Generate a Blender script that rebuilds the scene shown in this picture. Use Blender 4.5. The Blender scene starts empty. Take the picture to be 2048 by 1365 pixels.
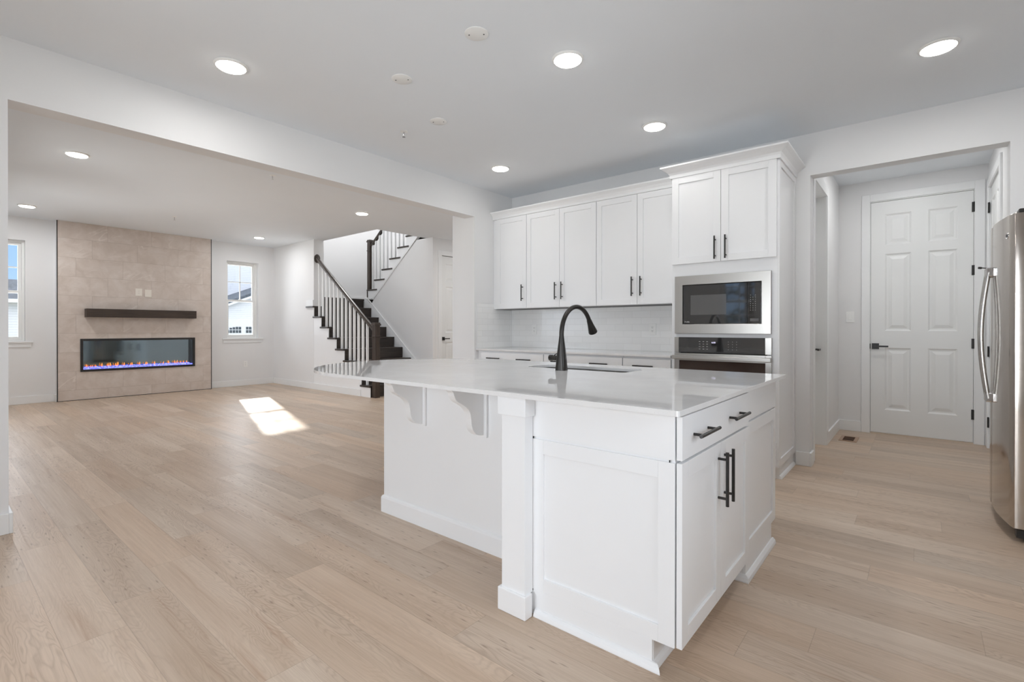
import bpy, bmesh, math, random
from mathutils import Vector, Matrix

random.seed(7)
SC = bpy.context.scene
COL = SC.collection

# ------------------------------------------------------------------ camera
CAM_H = 1.15
cam_d = bpy.data.cameras.new("camera")
cam = bpy.data.objects.new("camera", cam_d)
COL.objects.link(cam)
cam.location = (0, 0, CAM_H)
_yaw, _pitch, _roll = math.radians(39.588), math.radians(-0.185), math.radians(0.037)
cam.rotation_euler = (Matrix.Rotation(_yaw, 3, 'Z') @ Matrix.Rotation(math.pi / 2 + _pitch, 3, 'X') @ Matrix.Rotation(_roll, 3, 'Z')).to_euler()
cam_d.sensor_width = 36.0
cam_d.sensor_fit = 'HORIZONTAL'
cam_d.lens = 986.03 / 2048 * 36.0
cam_d.shift_y = (660.41 - 682.5) / 2048
cam_d.clip_start = 0.02
cam_d.clip_end = 500
SC.camera = cam

# ------------------------------------------------------------------ view / world / sun
SC.view_settings.view_transform = 'Standard'
SC.view_settings.look = 'None'
SC.view_settings.gamma = 1.0
SC.view_settings.use_curve_mapping = False
SC.view_settings.exposure = 0.2
try:
    SC.cycles.use_denoising = True
    SC.cycles.max_bounces = 10
    SC.cycles.diffuse_bounces = 7
    SC.cycles.glossy_bounces = 4
    SC.cycles.transparent_max_bounces = 12
    SC.cycles.sample_clamp_indirect = 6.0
    SC.cycles.caustics_reflective = False
    SC.cycles.caustics_refractive = False
except Exception:
    pass

SUN_DIR = Vector((1.0, -0.296, -0.465)).normalized()      # travel direction of the sunlight
world = bpy.data.worlds.new("sky_world")
SC.world = world
world.use_nodes = True
wn = world.node_tree.nodes
wl = world.node_tree.links
wn.clear()
w_out = wn.new('ShaderNodeOutputWorld')
w_bg = wn.new('ShaderNodeBackground')
w_tc = wn.new('ShaderNodeTexCoord')
w_sep = wn.new('ShaderNodeSeparateXYZ')
w_ramp = wn.new('ShaderNodeValToRGB')
_el = w_ramp.color_ramp.elements
_el[0].position, _el[0].color = 0.0, (0.50, 0.73, 1.0, 1)          # clear blue low in the sky
_el[1].position, _el[1].color = 0.13, (0.36, 0.60, 1.0, 1)
for _p, _c in ((0.40, (1.5, 1.62, 1.8, 1)), (1.0, (1.8, 1.85, 1.95, 1))):   # thin bright cloud overhead
    _e = _el.new(_p)
    _e.color = _c
w_bg.inputs['Strength'].default_value = 1.0
wl.new(w_tc.outputs['Generated'], w_sep.inputs[0])
wl.new(w_sep.outputs[2], w_ramp.inputs[0])
wl.new(w_ramp.outputs[0], w_bg.inputs['Color'])
wl.new(w_bg.outputs[0], w_out.inputs['Surface'])

sun_d = bpy.data.lights.new("sun", 'SUN')
sun_d.energy = 5.0
sun_d.angle = math.radians(1.2)
sun_d.color = (1.0, 0.93, 0.83)
sun = bpy.data.objects.new("sun", sun_d)
COL.objects.link(sun)
sun.rotation_euler = SUN_DIR.to_track_quat('-Z', 'Y').to_euler()
sun.location = (-30, 12, 16)


def area_light(name, loc, direction, sx, sy, power, color=(1, 1, 1), shape='RECTANGLE', spread=None):
    d = bpy.data.lights.new(name, 'AREA')
    d.shape = shape
    d.size = sx
    if shape in ('RECTANGLE', 'ELLIPSE'):
        d.size_y = sy
    d.energy = power
    d.color = color
    if spread:
        d.spread = spread
    o = bpy.data.objects.new(name, d)
    COL.objects.link(o)
    o.location = loc
    o.rotation_euler = Vector(direction).to_track_quat('-Z', 'Y').to_euler()
    return o


# daylight entering through the glazed doors and windows behind the camera and the living room windows, plus an added side fill
DAY = (0.925, 0.975, 1.035)
LAMP = (0.985, 0.975, 0.975)
LAMP_L = (0.955, 0.975, 1.01)
area_light("daylight_patio_door", (-1.25, -2.95, 1.20), (0, 1, 0), 2.3, 2.3, 145, DAY)
area_light("added_side_fill", (1.45, 0.9, 1.60), (-1, 0, 0), 1.6, 1.5, 33, DAY)  # added fill from the right to brighten the island drawers
area_light("daylight_window_right", (-10.75, 4.178, 1.71), (1, 0, 0), 0.58, 1.5, 13, DAY)
area_light("daylight_window_left", (-10.75, 0.76, 1.71), (1, 0, 0), 0.58, 1.5, 13, DAY)
area_light("daylight_living_side", (-7.2, -0.15, 1.70), (0, 1, -0.25), 3.7, 1.6, 48, DAY, spread=math.radians(150))

# ------------------------------------------------------------------ helpers: meshes


class MB:
    """collects shapes and links them as one mesh object"""

    def __init__(self):
        self.bm = bmesh.new()
        self.M = Matrix.Identity(4)

    def v(self, p):
        return self.bm.verts.new(self.M @ Vector(p))

    def f(self, vs):
        try:
            return self.bm.faces.new(vs)
        except ValueError:
            return None

    def box(self, x0, x1, y0, y1, z0, z1):
        c = [self.v((x, y, z)) for z in (z0, z1) for y in (y0, y1) for x in (x0, x1)]
        for q in ((0, 1, 3, 2), (4, 6, 7, 5), (0, 4, 5, 1), (2, 3, 7, 6), (0, 2, 6, 4), (1, 5, 7, 3)):
            self.f([c[i] for i in q])
        return self

    def prism(self, poly, fn):
        """poly: list of 2d points; fn(p, s) -> 3d point for s = 0 and 1"""
        a = [self.v(fn(p, 0)) for p in poly]
        b = [self.v(fn(p, 1)) for p in poly]
        n = len(poly)
        self.f(a[::-1])
        self.f(b)
        for i in range(n):
            self.f([a[i], a[(i + 1) % n], b[(i + 1) % n], b[i]])
        return self

    def ring(self, c, ax, r, n, up=None, rz=None):
        ax = Vector(ax).normalized()
        up = Vector(up) if up else (Vector((0, 0, 1)) if abs(ax.z) < 0.9 else Vector((0, 1, 0)))
        e1 = ax.cross(up).normalized()
        e2 = ax.cross(e1).normalized()
        c = Vector(c)
        return [self.v(c + (e1 * math.cos(2 * math.pi * i / n) + e2 * math.sin(2 * math.pi * i / n)) * r) for i in range(n)]

    def bridge(self, a, b):
        n = len(a)
        for i in range(n):
            self.f([a[i], a[(i + 1) % n], b[(i + 1) % n], b[i]])

    def cyl(self, p0, p1, r, n=16, r2=None):
        p0, p1 = Vector(p0), Vector(p1)
        ax = p1 - p0
        a = self.ring(p0, ax, r, n)
        b = self.ring(p1, ax, r if r2 is None else r2, n)
        self.bridge(a, b)
        self.f(a[::-1])
        self.f(b)
        return self

    def tube(self, pts, radii, n=16, up=None):
        pts = [Vector(p) for p in pts]
        if not isinstance(radii, (list, tuple)):
            radii = [radii] * len(pts)
        prev = None
        first = None
        for i, p in enumerate(pts):
            t = (pts[min(i + 1, len(pts) - 1)] - pts[max(i - 1, 0)]).normalized()
            r = self.ring(p, t, radii[i], n, up)
            if prev:
                self.bridge(prev, r)
            else:
                first = r
            prev = r
        self.f(first[::-1])
        self.f(prev)
        return self

    def lathe(self, prof, c, ax=(0, 0, 1), n=32):
        """prof: (radius, height) pairs along ax from c"""
        c, ax = Vector(c), Vector(ax).normalized()
        prev = None
        for (r, h) in prof:
            rg = self.ring(c + ax * h, ax, max(r, 1e-4), n)
            if prev:
                self.bridge(prev, rg)
            else:
                self.f(rg[::-1])
            prev = rg
        self.f(prev)
        return self

    def build(self, name, mat, parent=None, bevel=0.0, smooth=False, seg=2, **props):
        bm = self.bm
        bmesh.ops.recalc_face_normals(bm, faces=bm.faces[:])
        off = Vector((0, 0, 0))
        p = parent
        while p is not None:
            off += Vector(p.location)
            p = p.parent
        own = Vector((0, 0, 0))
        if parent is None:
            # the object's origin goes to its base
            xs = [v.co for v in bm.verts]
            own = Vector((sum(c.x for c in xs) / len(xs), sum(c.y for c in xs) / len(xs), min(c.z for c in xs)))
            off = own
        for v in bm.verts:
            v.co -= off
        me = bpy.data.meshes.new(name)
        bm.to_mesh(me)
        bm.free()
        if smooth:
            for pl in me.polygons:
                pl.use_smooth = True
        me.materials.append(mat)
        o = bpy.data.objects.new(name, me)
        COL.objects.link(o)
        if parent is not None:
            o.parent = parent
        else:
            o.location = own
        if bevel > 0:
            m = o.modifiers.new("bevel", 'BEVEL')
            m.width = bevel
            m.segments = seg
            m.limit_method = 'ANGLE'
            m.angle_limit = math.radians(40)
            m.harden_normals = False
        if smooth:
            try:
                me.set_sharp_from_angle(angle=math.radians(35))
            except Exception:
                pass
        for k, val in props.items():
            o[k] = val
        return o


def tag(o, label, cat, group=None):
    o['label'] = label
    o['category'] = cat
    if group:
        o['group'] = group
    return o


def root(name, label, cat, loc, group=None):
    o = bpy.data.objects.new(name, None)
    COL.objects.link(o)
    o.location = loc
    o.empty_display_size = 0.1
    return tag(o, label, cat, group)


def sroot(name, loc, label=None):
    o = bpy.data.objects.new(name, None)
    COL.objects.link(o)
    o.location = loc
    o.empty_display_size = 0.1
    o['kind'] = 'structure'
    if label:
        o['label'] = label
    return o


def copy_tree(o, parent=None, label=None):
    c = o.copy()
    COL.objects.link(c)
    if parent is not None:
        c.parent = parent
    if label:
        c['label'] = label
    for ch in o.children:
        copy_tree(ch, c)
    return c


def frame(facing, o=(0, 0, 0)):
    """local (u to the viewer's right, n towards the viewer, v up) -> world"""
    u, n = {'-Y': ((1, 0, 0), (0, -1, 0)), '+Y': ((-1, 0, 0), (0, 1, 0)),
            '+X': ((0, 1, 0), (1, 0, 0)), '-X': ((0, -1, 0), (-1, 0, 0))}[facing]
    m = Matrix.Identity(4)
    for i in range(3):
        m[i][0] = u[i]
        m[i][1] = n[i]
        m[i][2] = (0, 0, 1)[i]
        m[i][3] = o[i]
    return m


def text_mesh(body, size, M, name, mat, parent, depth=0.0006):
    cu = bpy.data.curves.new(name, 'FONT')
    cu.body = body
    cu.size = size
    cu.extrude = depth
    cu.resolution_u = 3
    t = bpy.data.objects.new(name, cu)
    COL.objects.link(t)
    dg = bpy.context.evaluated_depsgraph_get()
    me = bpy.data.meshes.new_from_object(t.evaluated_get(dg))
    bpy.data.objects.remove(t)
    bpy.data.curves.remove(cu)
    mb = MB()
    mb.bm.from_mesh(me)
    bpy.data.meshes.remove(me)
    # text lies in local x,y -> u,v
    S = Matrix(((1, 0, 0, 0), (0, 0, 1, 0), (0, 1, 0, 0), (0, 0, 0, 1)))
    for v in mb.bm.verts:
        v.co = M @ (S @ v.co)
    return mb.build(name, mat, parent)


# ------------------------------------------------------------------ helpers: materials
def lin(c):
    return c / 12.92 if c <= 0.04045 else ((c + 0.055) / 1.055) ** 2.4


def rgb(r, g, b):
    return (lin(r / 255), lin(g / 255), lin(b / 255), 1.0)


class NT:
    def __init__(self, mat):
        self.t = mat.node_tree
        self.n = self.t.nodes
        self.l = self.t.links

    def new(self, kind, **kw):
        nd = self.n.new(kind)
        for k, v in kw.items():
            setattr(nd, k, v)
        return nd

    def set(self, sock, val):
        if isinstance(val, bpy.types.NodeSocket):
            self.l.new(val, sock)
        else:
            sock.default_value = val

    def math(self, op, a, b=0.0, c=0.0):
        nd = self.new('ShaderNodeMath', operation=op)
        self.set(nd.inputs[0], a)
        self.set(nd.inputs[1], b)
        self.set(nd.inputs[2], c)
        return nd.outputs[0]

    def mix(self, fac, a, b, blend='MIX'):
        nd = self.new('ShaderNodeMix', data_type='RGBA', blend_type=blend)
        self.set(nd.inputs[0], fac)
        self.set(nd.inputs[6], a)
        self.set(nd.inputs[7], b)
        return nd.outputs[2]

    def pos(self):
        g = self.new('ShaderNodeNewGeometry')
        s = self.new('ShaderNodeSeparateXYZ')
        self.l.new(g.outputs['Position'], s.inputs[0])
        return s.outputs[0], s.outputs[1], s.outputs[2]

    def xyz(self, x, y, z):
        c = self.new('ShaderNodeCombineXYZ')
        self.set(c.inputs[0], x)
        self.set(c.inputs[1], y)
        self.set(c.inputs[2], z)
        return c.outputs[0]

    def noise(self, vec, scale=5.0, detail=3.0, rough=0.5, dist=0.0):
        nd = self.new('ShaderNodeTexNoise')
        self.l.new(vec, nd.inputs['Vector'])
        nd.inputs['Scale'].default_value = scale
        nd.inputs['Detail'].default_value = detail
        nd.inputs['Roughness'].default_value = rough
        nd.inputs['Distortion'].default_value = dist
        return nd.outputs[0]

    def white(self, vec):
        nd = self.new('ShaderNodeTexWhiteNoise', noise_dimensions='3D')
        self.l.new(vec, nd.inputs['Vector'])
        return nd.outputs[0]

    def ramp(self, fac, stops, interp='LINEAR'):
        nd = self.new('ShaderNodeValToRGB')
        nd.color_ramp.interpolation = interp
        el = nd.color_ramp.elements
        while len(el) < len(stops):
            el.new(0.5)
        for e, (p, c) in zip(el, stops):
            e.position = p
            e.color = c if len(c) == 4 else (c[0], c[1], c[2], 1)
        self.set(nd.inputs[0], fac)
        return nd.outputs[0]

    def maprange(self, v, a, b, c, d):
        nd = self.new('ShaderNodeMapRange')
        self.set(nd.inputs[0], v)
        for i, x in enumerate((a, b, c, d)):
            nd.inputs[i + 1].default_value = x
        return nd.outputs[0]


def new_mat(name, color=(0.8, 0.8, 0.8, 1), rough=0.5, metal=0.0, spec=0.5, emit=None, emit_s=0.0, coat=0.0):
    m = bpy.data.materials.new(name)
    m.use_nodes = True
    b = m.node_tree.nodes['Principled BSDF']
    b.inputs['Base Color'].default_value = color
    b.inputs['Roughness'].default_value = rough
    b.inputs['Metallic'].default_value = metal
    b.inputs['Specular IOR Level'].default_value = spec
    if coat:
        b.inputs['Coat Weight'].default_value = coat
        b.inputs['Coat Roughness'].default_value = 0.05
    if emit is not None:
        b.inputs['Emission Color'].default_value = emit
        b.inputs['Emission Strength'].default_value = emit_s
    return m, NT(m), b


def noisy(name, color, rough=0.5, metal=0.0, var=0.03, scale=6.0, bump=0.0, bscale=300.0, spec=0.5, **kw):
    """plain finish with slight mottling and an optional fine bump"""
    m, t, b = new_mat(name, color, rough, metal, spec, **kw)
    x, y, z = t.pos()
    vec = t.xyz(x, y, z)
    n = t.noise(vec, scale, 2.0)
    lo = tuple(c * (1 - var) for c in color[:3]) + (1,)
    hi = tuple(min(1.0, c * (1 + var)) for c in color[:3]) + (1,)
    t.l.new(t.ramp(n, [(0.3, lo), (0.7, hi)]), b.inputs['Base Color'])
    if bump > 0:
        nb = t.noise(vec, bscale, 2.0)
        bp = t.new('ShaderNodeBump')
        bp.inputs['Strength'].default_value = bump
        bp.inputs['Distance'].default_value = 0.001
        t.l.new(nb, bp.inputs['Height'])
        t.l.new(bp.outputs[0], b.inputs['Normal'])
    return m


WALL = noisy("wall_paint", rgb(232, 232, 232), 0.75, var=0.008, scale=2.0, bump=0.12, bscale=220, spec=0.25)
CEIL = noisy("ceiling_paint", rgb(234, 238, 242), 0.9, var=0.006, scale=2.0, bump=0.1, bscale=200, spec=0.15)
TRIM = noisy("trim_paint", rgb(236, 237, 237), 0.35, var=0.006, scale=3.0, spec=0.4)
CAB = noisy("cabinet_paint", rgb(240, 241, 242), 0.33, var=0.005, scale=3.0, spec=0.4)
DOORM = noisy("door_paint", rgb(232, 233, 232), 0.38, var=0.006, scale=3.0, spec=0.4)
BLACK = noisy("black_hardware", rgb(38, 36, 34), 0.38, var=0.1, scale=40, spec=0.5)
FAUCET = noisy("dark_bronze_faucet", rgb(58, 56, 54), 0.33, metal=0.7, var=0.06, scale=30)
GAP = noisy("dark_gap", rgb(40, 40, 40), 0.9, var=0.1, scale=10)
PLASTIC = noisy("white_plastic", rgb(240, 240, 238), 0.3, var=0.004, scale=20)
IVORY = noisy("ivory_plastic", rgb(236, 230, 220), 0.3, var=0.004, scale=20)
GRAYP = noisy("grey_slot", rgb(90, 90, 90), 0.5, var=0.05, scale=20)
BRONZE = noisy("bronze_vent", rgb(112, 82, 62), 0.45, metal=0.3, var=0.1, scale=30)
VINYL = noisy("window_vinyl", rgb(240, 240, 238), 0.35, var=0.005, scale=10)
BLKGLASS, _t, _b = new_mat("black_oven_glass", rgb(40, 40, 41), 0.04, 0.0, 1.0, coat=1.0)
_n = _t.noise(_t.xyz(*_t.pos()), 3.0, 2.0)
_t.l.new(_t.ramp(_n, [(0.3, rgb(38, 38, 39)), (0.7, rgb(46, 46, 47))]), _b.inputs['Base Color'])
BROWNGLASS, _t, _b = new_mat("brown_oven_glass", rgb(58, 44, 38), 0.06, 0.0, 0.6, coat=0.3)
_n = _t.noise(_t.xyz(*_t.pos()), 4.0, 2.0)
_t.l.new(_t.ramp(_n, [(0.3, rgb(52, 39, 34)), (0.7, rgb(62, 48, 42))]), _b.inputs['Base Color'])


def brushed(name, color, rough, axis='x', amount=0.08):
    m, t, b = new_mat(name, color, rough, 1.0)
    x, y, z = t.pos()
    if axis == 'h':
        vec = t.xyz(t.math('MULTIPLY', x, 2.0), t.math('MULTIPLY', y, 2.0), t.math('MULTIPLY', z, 420.0))
    else:
        vec = t.xyz(t.math('MULTIPLY', x, 300.0), t.math('MULTIPLY', y, 300.0), t.math('MULTIPLY', z, 2.0))
    n = t.noise(vec, 1.0, 3.0)
    t.l.new(t.maprange(n, 0.2, 0.8, rough - amount, rough + amount), b.inputs['Roughness'])
    lo = tuple(c * 0.94 for c in color[:3]) + (1,)
    t.l.new(t.mix(n, lo, color), b.inputs['Base Color'])
    return m


STEEL = brushed("brushed_stainless", rgb(190, 187, 182), 0.30, 'h', 0.03)
FRIDGE = brushed("fridge_stainless", rgb(198, 190, 182), 0.12, 'h', 0.02)
HANDLE = noisy("satin_handle", rgb(190, 188, 185), 0.2, metal=1.0, var=0.02, scale=20)
SINKM = brushed("sink_stainless", rgb(190, 188, 185), 0.3, 'h')
CHROME = noisy("chrome", rgb(225, 225, 226), 0.08, metal=1.0, var=0.02, scale=20)
FRIDGE_SIDE = noisy("fridge_grey_side", rgb(150, 150, 150), 0.45, metal=0.2, var=0.02, scale=40)


def glass_mat(name, tint=(1, 1, 1, 1), reflect=0.9):
    m = bpy.data.materials.new(name)
    m.use_nodes = True
    t = NT(m)
    t.n.clear()
    out = t.new('ShaderNodeOutputMaterial')
    tr = t.new('ShaderNodeBsdfTransparent')
    tr.inputs[0].default_value = tint
    gl = t.new('ShaderNodeBsdfGlossy')
    gl.inputs['Roughness'].default_value = 0.02
    fr = t.new('ShaderNodeFresnel')
    fr.inputs[0].default_value = 1.5
    mx = t.new('ShaderNodeMixShader')
    t.l.new(t.math('MULTIPLY', fr.outputs[0], reflect), mx.inputs[0])
    t.l.new(tr.outputs[0], mx.inputs[1])
    t.l.new(gl.outputs[0], mx.inputs[2])
    t.l.new(mx.outputs[0], out.inputs[0])
    return m


GLASS = glass_mat("window_glass")
FIREGLASS = glass_mat("fireplace_glass", (0.92, 0.95, 0.97, 1))


def emissive(name, color, strength):
    m, t, b = new_mat(name, (0.8, 0.8, 0.8, 1), 0.5, emit=color, emit_s=strength)
    n = t.noise(t.xyz(*t.pos()), 8.0, 1.0)
    t.l.new(t.maprange(n, 0.2, 0.8, strength * 0.95, strength * 1.05), b.inputs['Emission Strength'])
    return m


LENS = emissive("lamp_lens", (1.0, 0.96, 0.88, 1), 14.0)
DISPLAY = emissive("display_digits", (0.62, 0.60, 0.95, 1), 0.9)
ICON = noisy("printed_white_icons", rgb(215, 215, 215), 0.5, var=0.02, scale=50)


def wood_floor():
    m, t, b = new_mat("vinyl_plank_floor", (0.5, 0.4, 0.3, 1), 0.4, spec=0.35)
    x, y, z = t.pos()
    W, Lp = 0.187, 1.2
    ry = t.math('DIVIDE', t.math('SUBTRACT', y, 2.015 - 12 * W), W)
    row = t.math('FLOOR', ry)
    # joint position of each plank row (metres), rows counted from 12 rows before y = 2.015
    known = {0: -.303, 2: .182, 4: -.182, 8: -.293, 11: -.33, 12: -.61, -2: -3.19, -4: -2.535, -5: -2.24, -6: -1.92,
             -7: -2.84, -8: -2.585, -9: -2.357, -10: -3.125, 1: .55, 3: -.75, 5: .35, 6: -.02, 7: .41, 9: .1, 10: .52,
             -1: -2.9, -3: -1.75, -11: -2.0, -12: -2.9}
    rnd = random.Random(3)
    stops = []
    for i in range(32):
        j = known.get(i - 12, rnd.uniform(-1, 1))
        o = (j / Lp) % 1.0
        stops.append((i / 32.0, (o, o, o, 1)))
    off = t.ramp(t.math('ADD', t.math('DIVIDE', row, 32.0), 0.01), stops, 'CONSTANT')
    u = t.math('SUBTRACT', t.math('DIVIDE', x, Lp), off)
    pl = t.math('FLOOR', u)
    idv = t.xyz(row, pl, 3.7)
    r1 = t.white(idv)
    r2 = t.white(t.xyz(pl, row, 9.1))
    # seams
    fy = t.math('FRACT', ry)
    fu = t.math('FRACT', u)
    dy = t.math('MULTIPLY', t.math('MINIMUM', fy, t.math('SUBTRACT', 1.0, fy)), W)
    du = t.math('MULTIPLY', t.math('MINIMUM', fu, t.math('SUBTRACT', 1.0, fu)), Lp)
    dmin = t.math('MINIMUM', dy, du)
    seam = t.maprange(dmin, 0.0006, 0.002, 1.0, 0.0)
    # grain coordinates, shifted for every plank
    gx = t.math('ADD', x, t.math('MULTIPLY', r1, 37.0))
    gy = t.math('ADD', y, t.math('MULTIPLY', r2, 23.0))
    fine = t.noise(t.xyz(t.math('MULTIPLY', gx, 2.2), t.math('MULTIPLY', gy, 95.0), 0.0), 1.0, 4.0, 0.6)
    broad = t.noise(t.xyz(t.math('MULTIPLY', gx, 0.9), t.math('MULTIPLY', gy, 11.0), 1.3), 1.0, 3.0, 0.55, 0.3)
    # cathedral figure: contour bands of a stretched noise
    fig = t.noise(t.xyz(t.math('MULTIPLY', gx, 1.5), t.math('MULTIPLY', gy, 8.5), 4.0), 1.0, 3.0, 0.42, 0.35)
    band = t.math('ABSOLUTE', t.math('SUBTRACT', t.math('FRACT', t.math('MULTIPLY', fig, 30.0)), 0.5))
    bandm = t.math('MULTIPLY', t.maprange(band, 0.0, 0.30, 1.0, 0.0), t.maprange(t.noise(t.xyz(t.math('MULTIPLY', gx, 0.8), t.math('MULTIPLY', gy, 5.0), 8.0), 1.0, 1.0), 0.42, 0.62, 0.0, 1.0))
    streak = t.noise(t.xyz(t.math('MULTIPLY', gx, 0.75), t.math('MULTIPLY', gy, 17.0), 12.0), 1.0, 4.0, 0.62, 0.7)
    dark = t.maprange(streak, 0.60, 0.80, 0.0, 1.0)
    vk = t.new('ShaderNodeTexVoronoi', voronoi_dimensions='2D')
    t.l.new(t.xyz(t.math('MULTIPLY', gx, 0.85), t.math('MULTIPLY', gy, 4.6), 0.0), vk.inputs['Vector'])
    knot = t.math('MULTIPLY', t.maprange(vk.outputs['Distance'], 0.02, 0.11, 1.0, 0.0), t.maprange(t.white(t.xyz(row, pl, 21.0)), 0.45, 0.55, 0.0, 1.0))
    base = t.ramp(broad, [(0.25, rgb(182, 163, 144)), (0.5, rgb(203, 186, 168)), (0.75, rgb(214, 199, 182))])
    warm = t.mix(t.math('MULTIPLY', r2, 0.55), base, rgb(207, 179, 152))
    c1 = t.mix(t.maprange(fine, 0.35, 0.7, 0.0, 0.26), warm, rgb(160, 138, 119))
    c2 = t.mix(t.math('MULTIPLY', bandm, 0.30), c1, rgb(138, 113, 92))
    pore = t.noise(t.xyz(t.math('MULTIPLY', gx, 9.0), t.math('MULTIPLY', gy, 240.0), 3.0), 1.0, 2.0, 0.6)
    c2 = t.mix(t.maprange(pore, 0.45, 0.8, 0.0, 0.13), c2, rgb(146, 120, 98))
    c3 = t.mix(t.math('MULTIPLY', dark, 0.62), c2, rgb(148, 107, 74))
    c3 = t.mix(t.math('MULTIPLY', knot, 0.45), c3, rgb(104, 78, 58))
    tone = t.maprange(r1, 0.0, 1.0, 0.91, 1.08)
    hs = t.new('ShaderNodeHueSaturation')
    t.l.new(tone, hs.inputs['Value'])
    t.l.new(c3, hs.inputs['Color'])
    c4 = t.mix(t.math('MULTIPLY', seam, 0.24), hs.outputs[0], rgb(96, 76, 60))
    t.l.new(c4, b.inputs['Base Color'])
    t.l.new(t.maprange(fine, 0.2, 0.8, 0.34, 0.45), b.inputs['Roughness'])
    bp = t.new('ShaderNodeBump')
    bp.inputs['Strength'].default_value = 0.18
    bp.inputs['Distance'].default_value = 0.0015
    t.l.new(t.math('SUBTRACT', t.math('MULTIPLY', fine, 0.35), seam), bp.inputs['Height'])
    t.l.new(bp.outputs[0], b.inputs['Normal'])
    return m


FLOOR = wood_floor()


def tile_stone():
    m, t, b = new_mat("beige_stone_tile", rgb(190, 170, 155), 0.35, spec=0.4)
    x, y, z = t.pos()
    TW, TH = 0.60, 0.30
    rz = t.math('DIVIDE', t.math('SUBTRACT', z, 0.165 - TH), TH)
    row = t.math('FLOOR', rz)
    u = t.math('DIVIDE', t.math('SUBTRACT', t.math('SUBTRACT', y, 1.42), t.math('MULTIPLY', row, 0.2)), TW)
    col = t.math('FLOOR', u)
    r1 = t.white(t.xyz(row, col, 1.5))
    r2 = t.white(t.xyz(col, row, 6.5))
    fz, fu = t.math('FRACT', rz), t.math('FRACT', u)
    dz = t.math('MULTIPLY', t.math('MINIMUM', fz, t.math('SUBTRACT', 1.0, fz)), TH)
    du = t.math('MULTIPLY', t.math('MINIMUM', fu, t.math('SUBTRACT', 1.0, fu)), TW)
    grout = t.maprange(t.math('MINIMUM', dz, du), 0.001, 0.0024, 1.0, 0.0)
    gy = t.math('ADD', y, t.math('MULTIPLY', r1, 17.0))
    gz = t.math('ADD', z, t.math('MULTIPLY', r2, 11.0))
    v = t.xyz(gy, gz, 0.0)
    cloud = t.noise(v, 5.0, 5.0, 0.6, 0.6)
    fine = t.noise(t.xyz(t.math('MULTIPLY', gy, 6.0), t.math('MULTIPLY', gz, 26.0), 2.0), 3.0, 4.0, 0.65)
    # pale diagonal veins
    dgl = t.math('ADD', t.math('MULTIPLY', gy, 0.75), t.math('MULTIPLY', gz, -1.0))
    along = t.math('ADD', gy, t.math('MULTIPLY', gz, 0.75))
    vn = t.noise(t.xyz(t.math('MULTIPLY', dgl, 4.2), t.math('MULTIPLY', along, 0.9), 5.0), 1.0, 3.0, 0.55, 0.35)
    vein = t.maprange(t.math('ABSOLUTE', t.math('SUBTRACT', vn, 0.5)), 0.0, 0.022, 1.0, 0.0)
    veinm = t.math('MULTIPLY', vein, t.maprange(t.noise(v, 1.6, 2.0), 0.52, 0.68, 0.0, 0.7))
    c1 = t.ramp(cloud, [(0.25, rgb(199, 186, 175)), (0.55, rgb(214, 203, 194)), (0.8, rgb(222, 214, 207))])
    c2 = t.mix(t.maprange(fine, 0.4, 0.75, 0.0, 0.28), c1, rgb(193, 178, 165))
    c3 = t.mix(veinm, c2, rgb(234, 226, 218))
    c4 = t.mix(t.math('MULTIPLY', r1, 0.16), c3, rgb(190, 174, 161))
    c5 = t.mix(t.math('MULTIPLY', grout, 0.55), c4, rgb(150, 134, 121))
    t.l.new(c5, b.inputs['Base Color'])
    bp = t.new('ShaderNodeBump')
    bp.inputs['Strength'].default_value = 0.3
    bp.inputs['Distance'].default_value = 0.002
    t.l.new(t.math('SUBTRACT', t.math('MULTIPLY', fine, 0.15), grout), bp.inputs['Height'])
    t.l.new(bp.outputs[0], b.inputs['Normal'])
    return m


STONE = tile_stone()


def subway(name, horiz):
    m, t, b = new_mat(name, rgb(230, 230, 228), 0.16, spec=0.5)
    x, y, z = t.pos()
    h = x if horiz == 'x' else y
    TW, TH = 0.20, 0.068
    rz = t.math('DIVIDE', t.math('SUBTRACT', z, 0.922), TH)
    row = t.math('FLOOR', rz)
    u = t.math('DIVIDE', t.math('ADD', h, t.math('MULTIPLY', t.math('MODULO', row, 2.0), 0.10)), TW)
    fz, fu = t.math('FRACT', rz), t.math('FRACT', u)
    dz = t.math('MULTIPLY', t.math('MINIMUM', fz, t.math('SUBTRACT', 1.0, fz)), TH)
    du = t.math('MULTIPLY', t.math('MINIMUM', fu, t.math('SUBTRACT', 1.0, fu)), TW)
    g = t.maprange(t.math('MINIMUM', dz, du), 0.001, 0.0022, 1.0, 0.0)
    r1 = t.white(t.xyz(row, t.math('FLOOR', u), 2.0))
    c = t.mix(r1, rgb(240, 240, 239), rgb(245, 245, 244))
    t.l.new(t.mix(g, c, rgb(230, 230, 228)), b.inputs['Base Color'])
    bp = t.new('ShaderNodeBump')
    bp.inputs['Strength'].default_value = 0.3
    bp.inputs['Distance'].default_value = 0.001
    t.l.new(t.math('SUBTRACT', t.math('MULTIPLY', t.noise(t.xyz(x, y, z), 9.0, 1.0), 0.3), g), bp.inputs['Height'])
    t.l.new(bp.outputs[0], b.inputs['Normal'])
    return m


SUBX = subway("white_subway_tile_back", 'x')
SUBY = subway("white_subway_tile_side", 'y')


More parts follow.
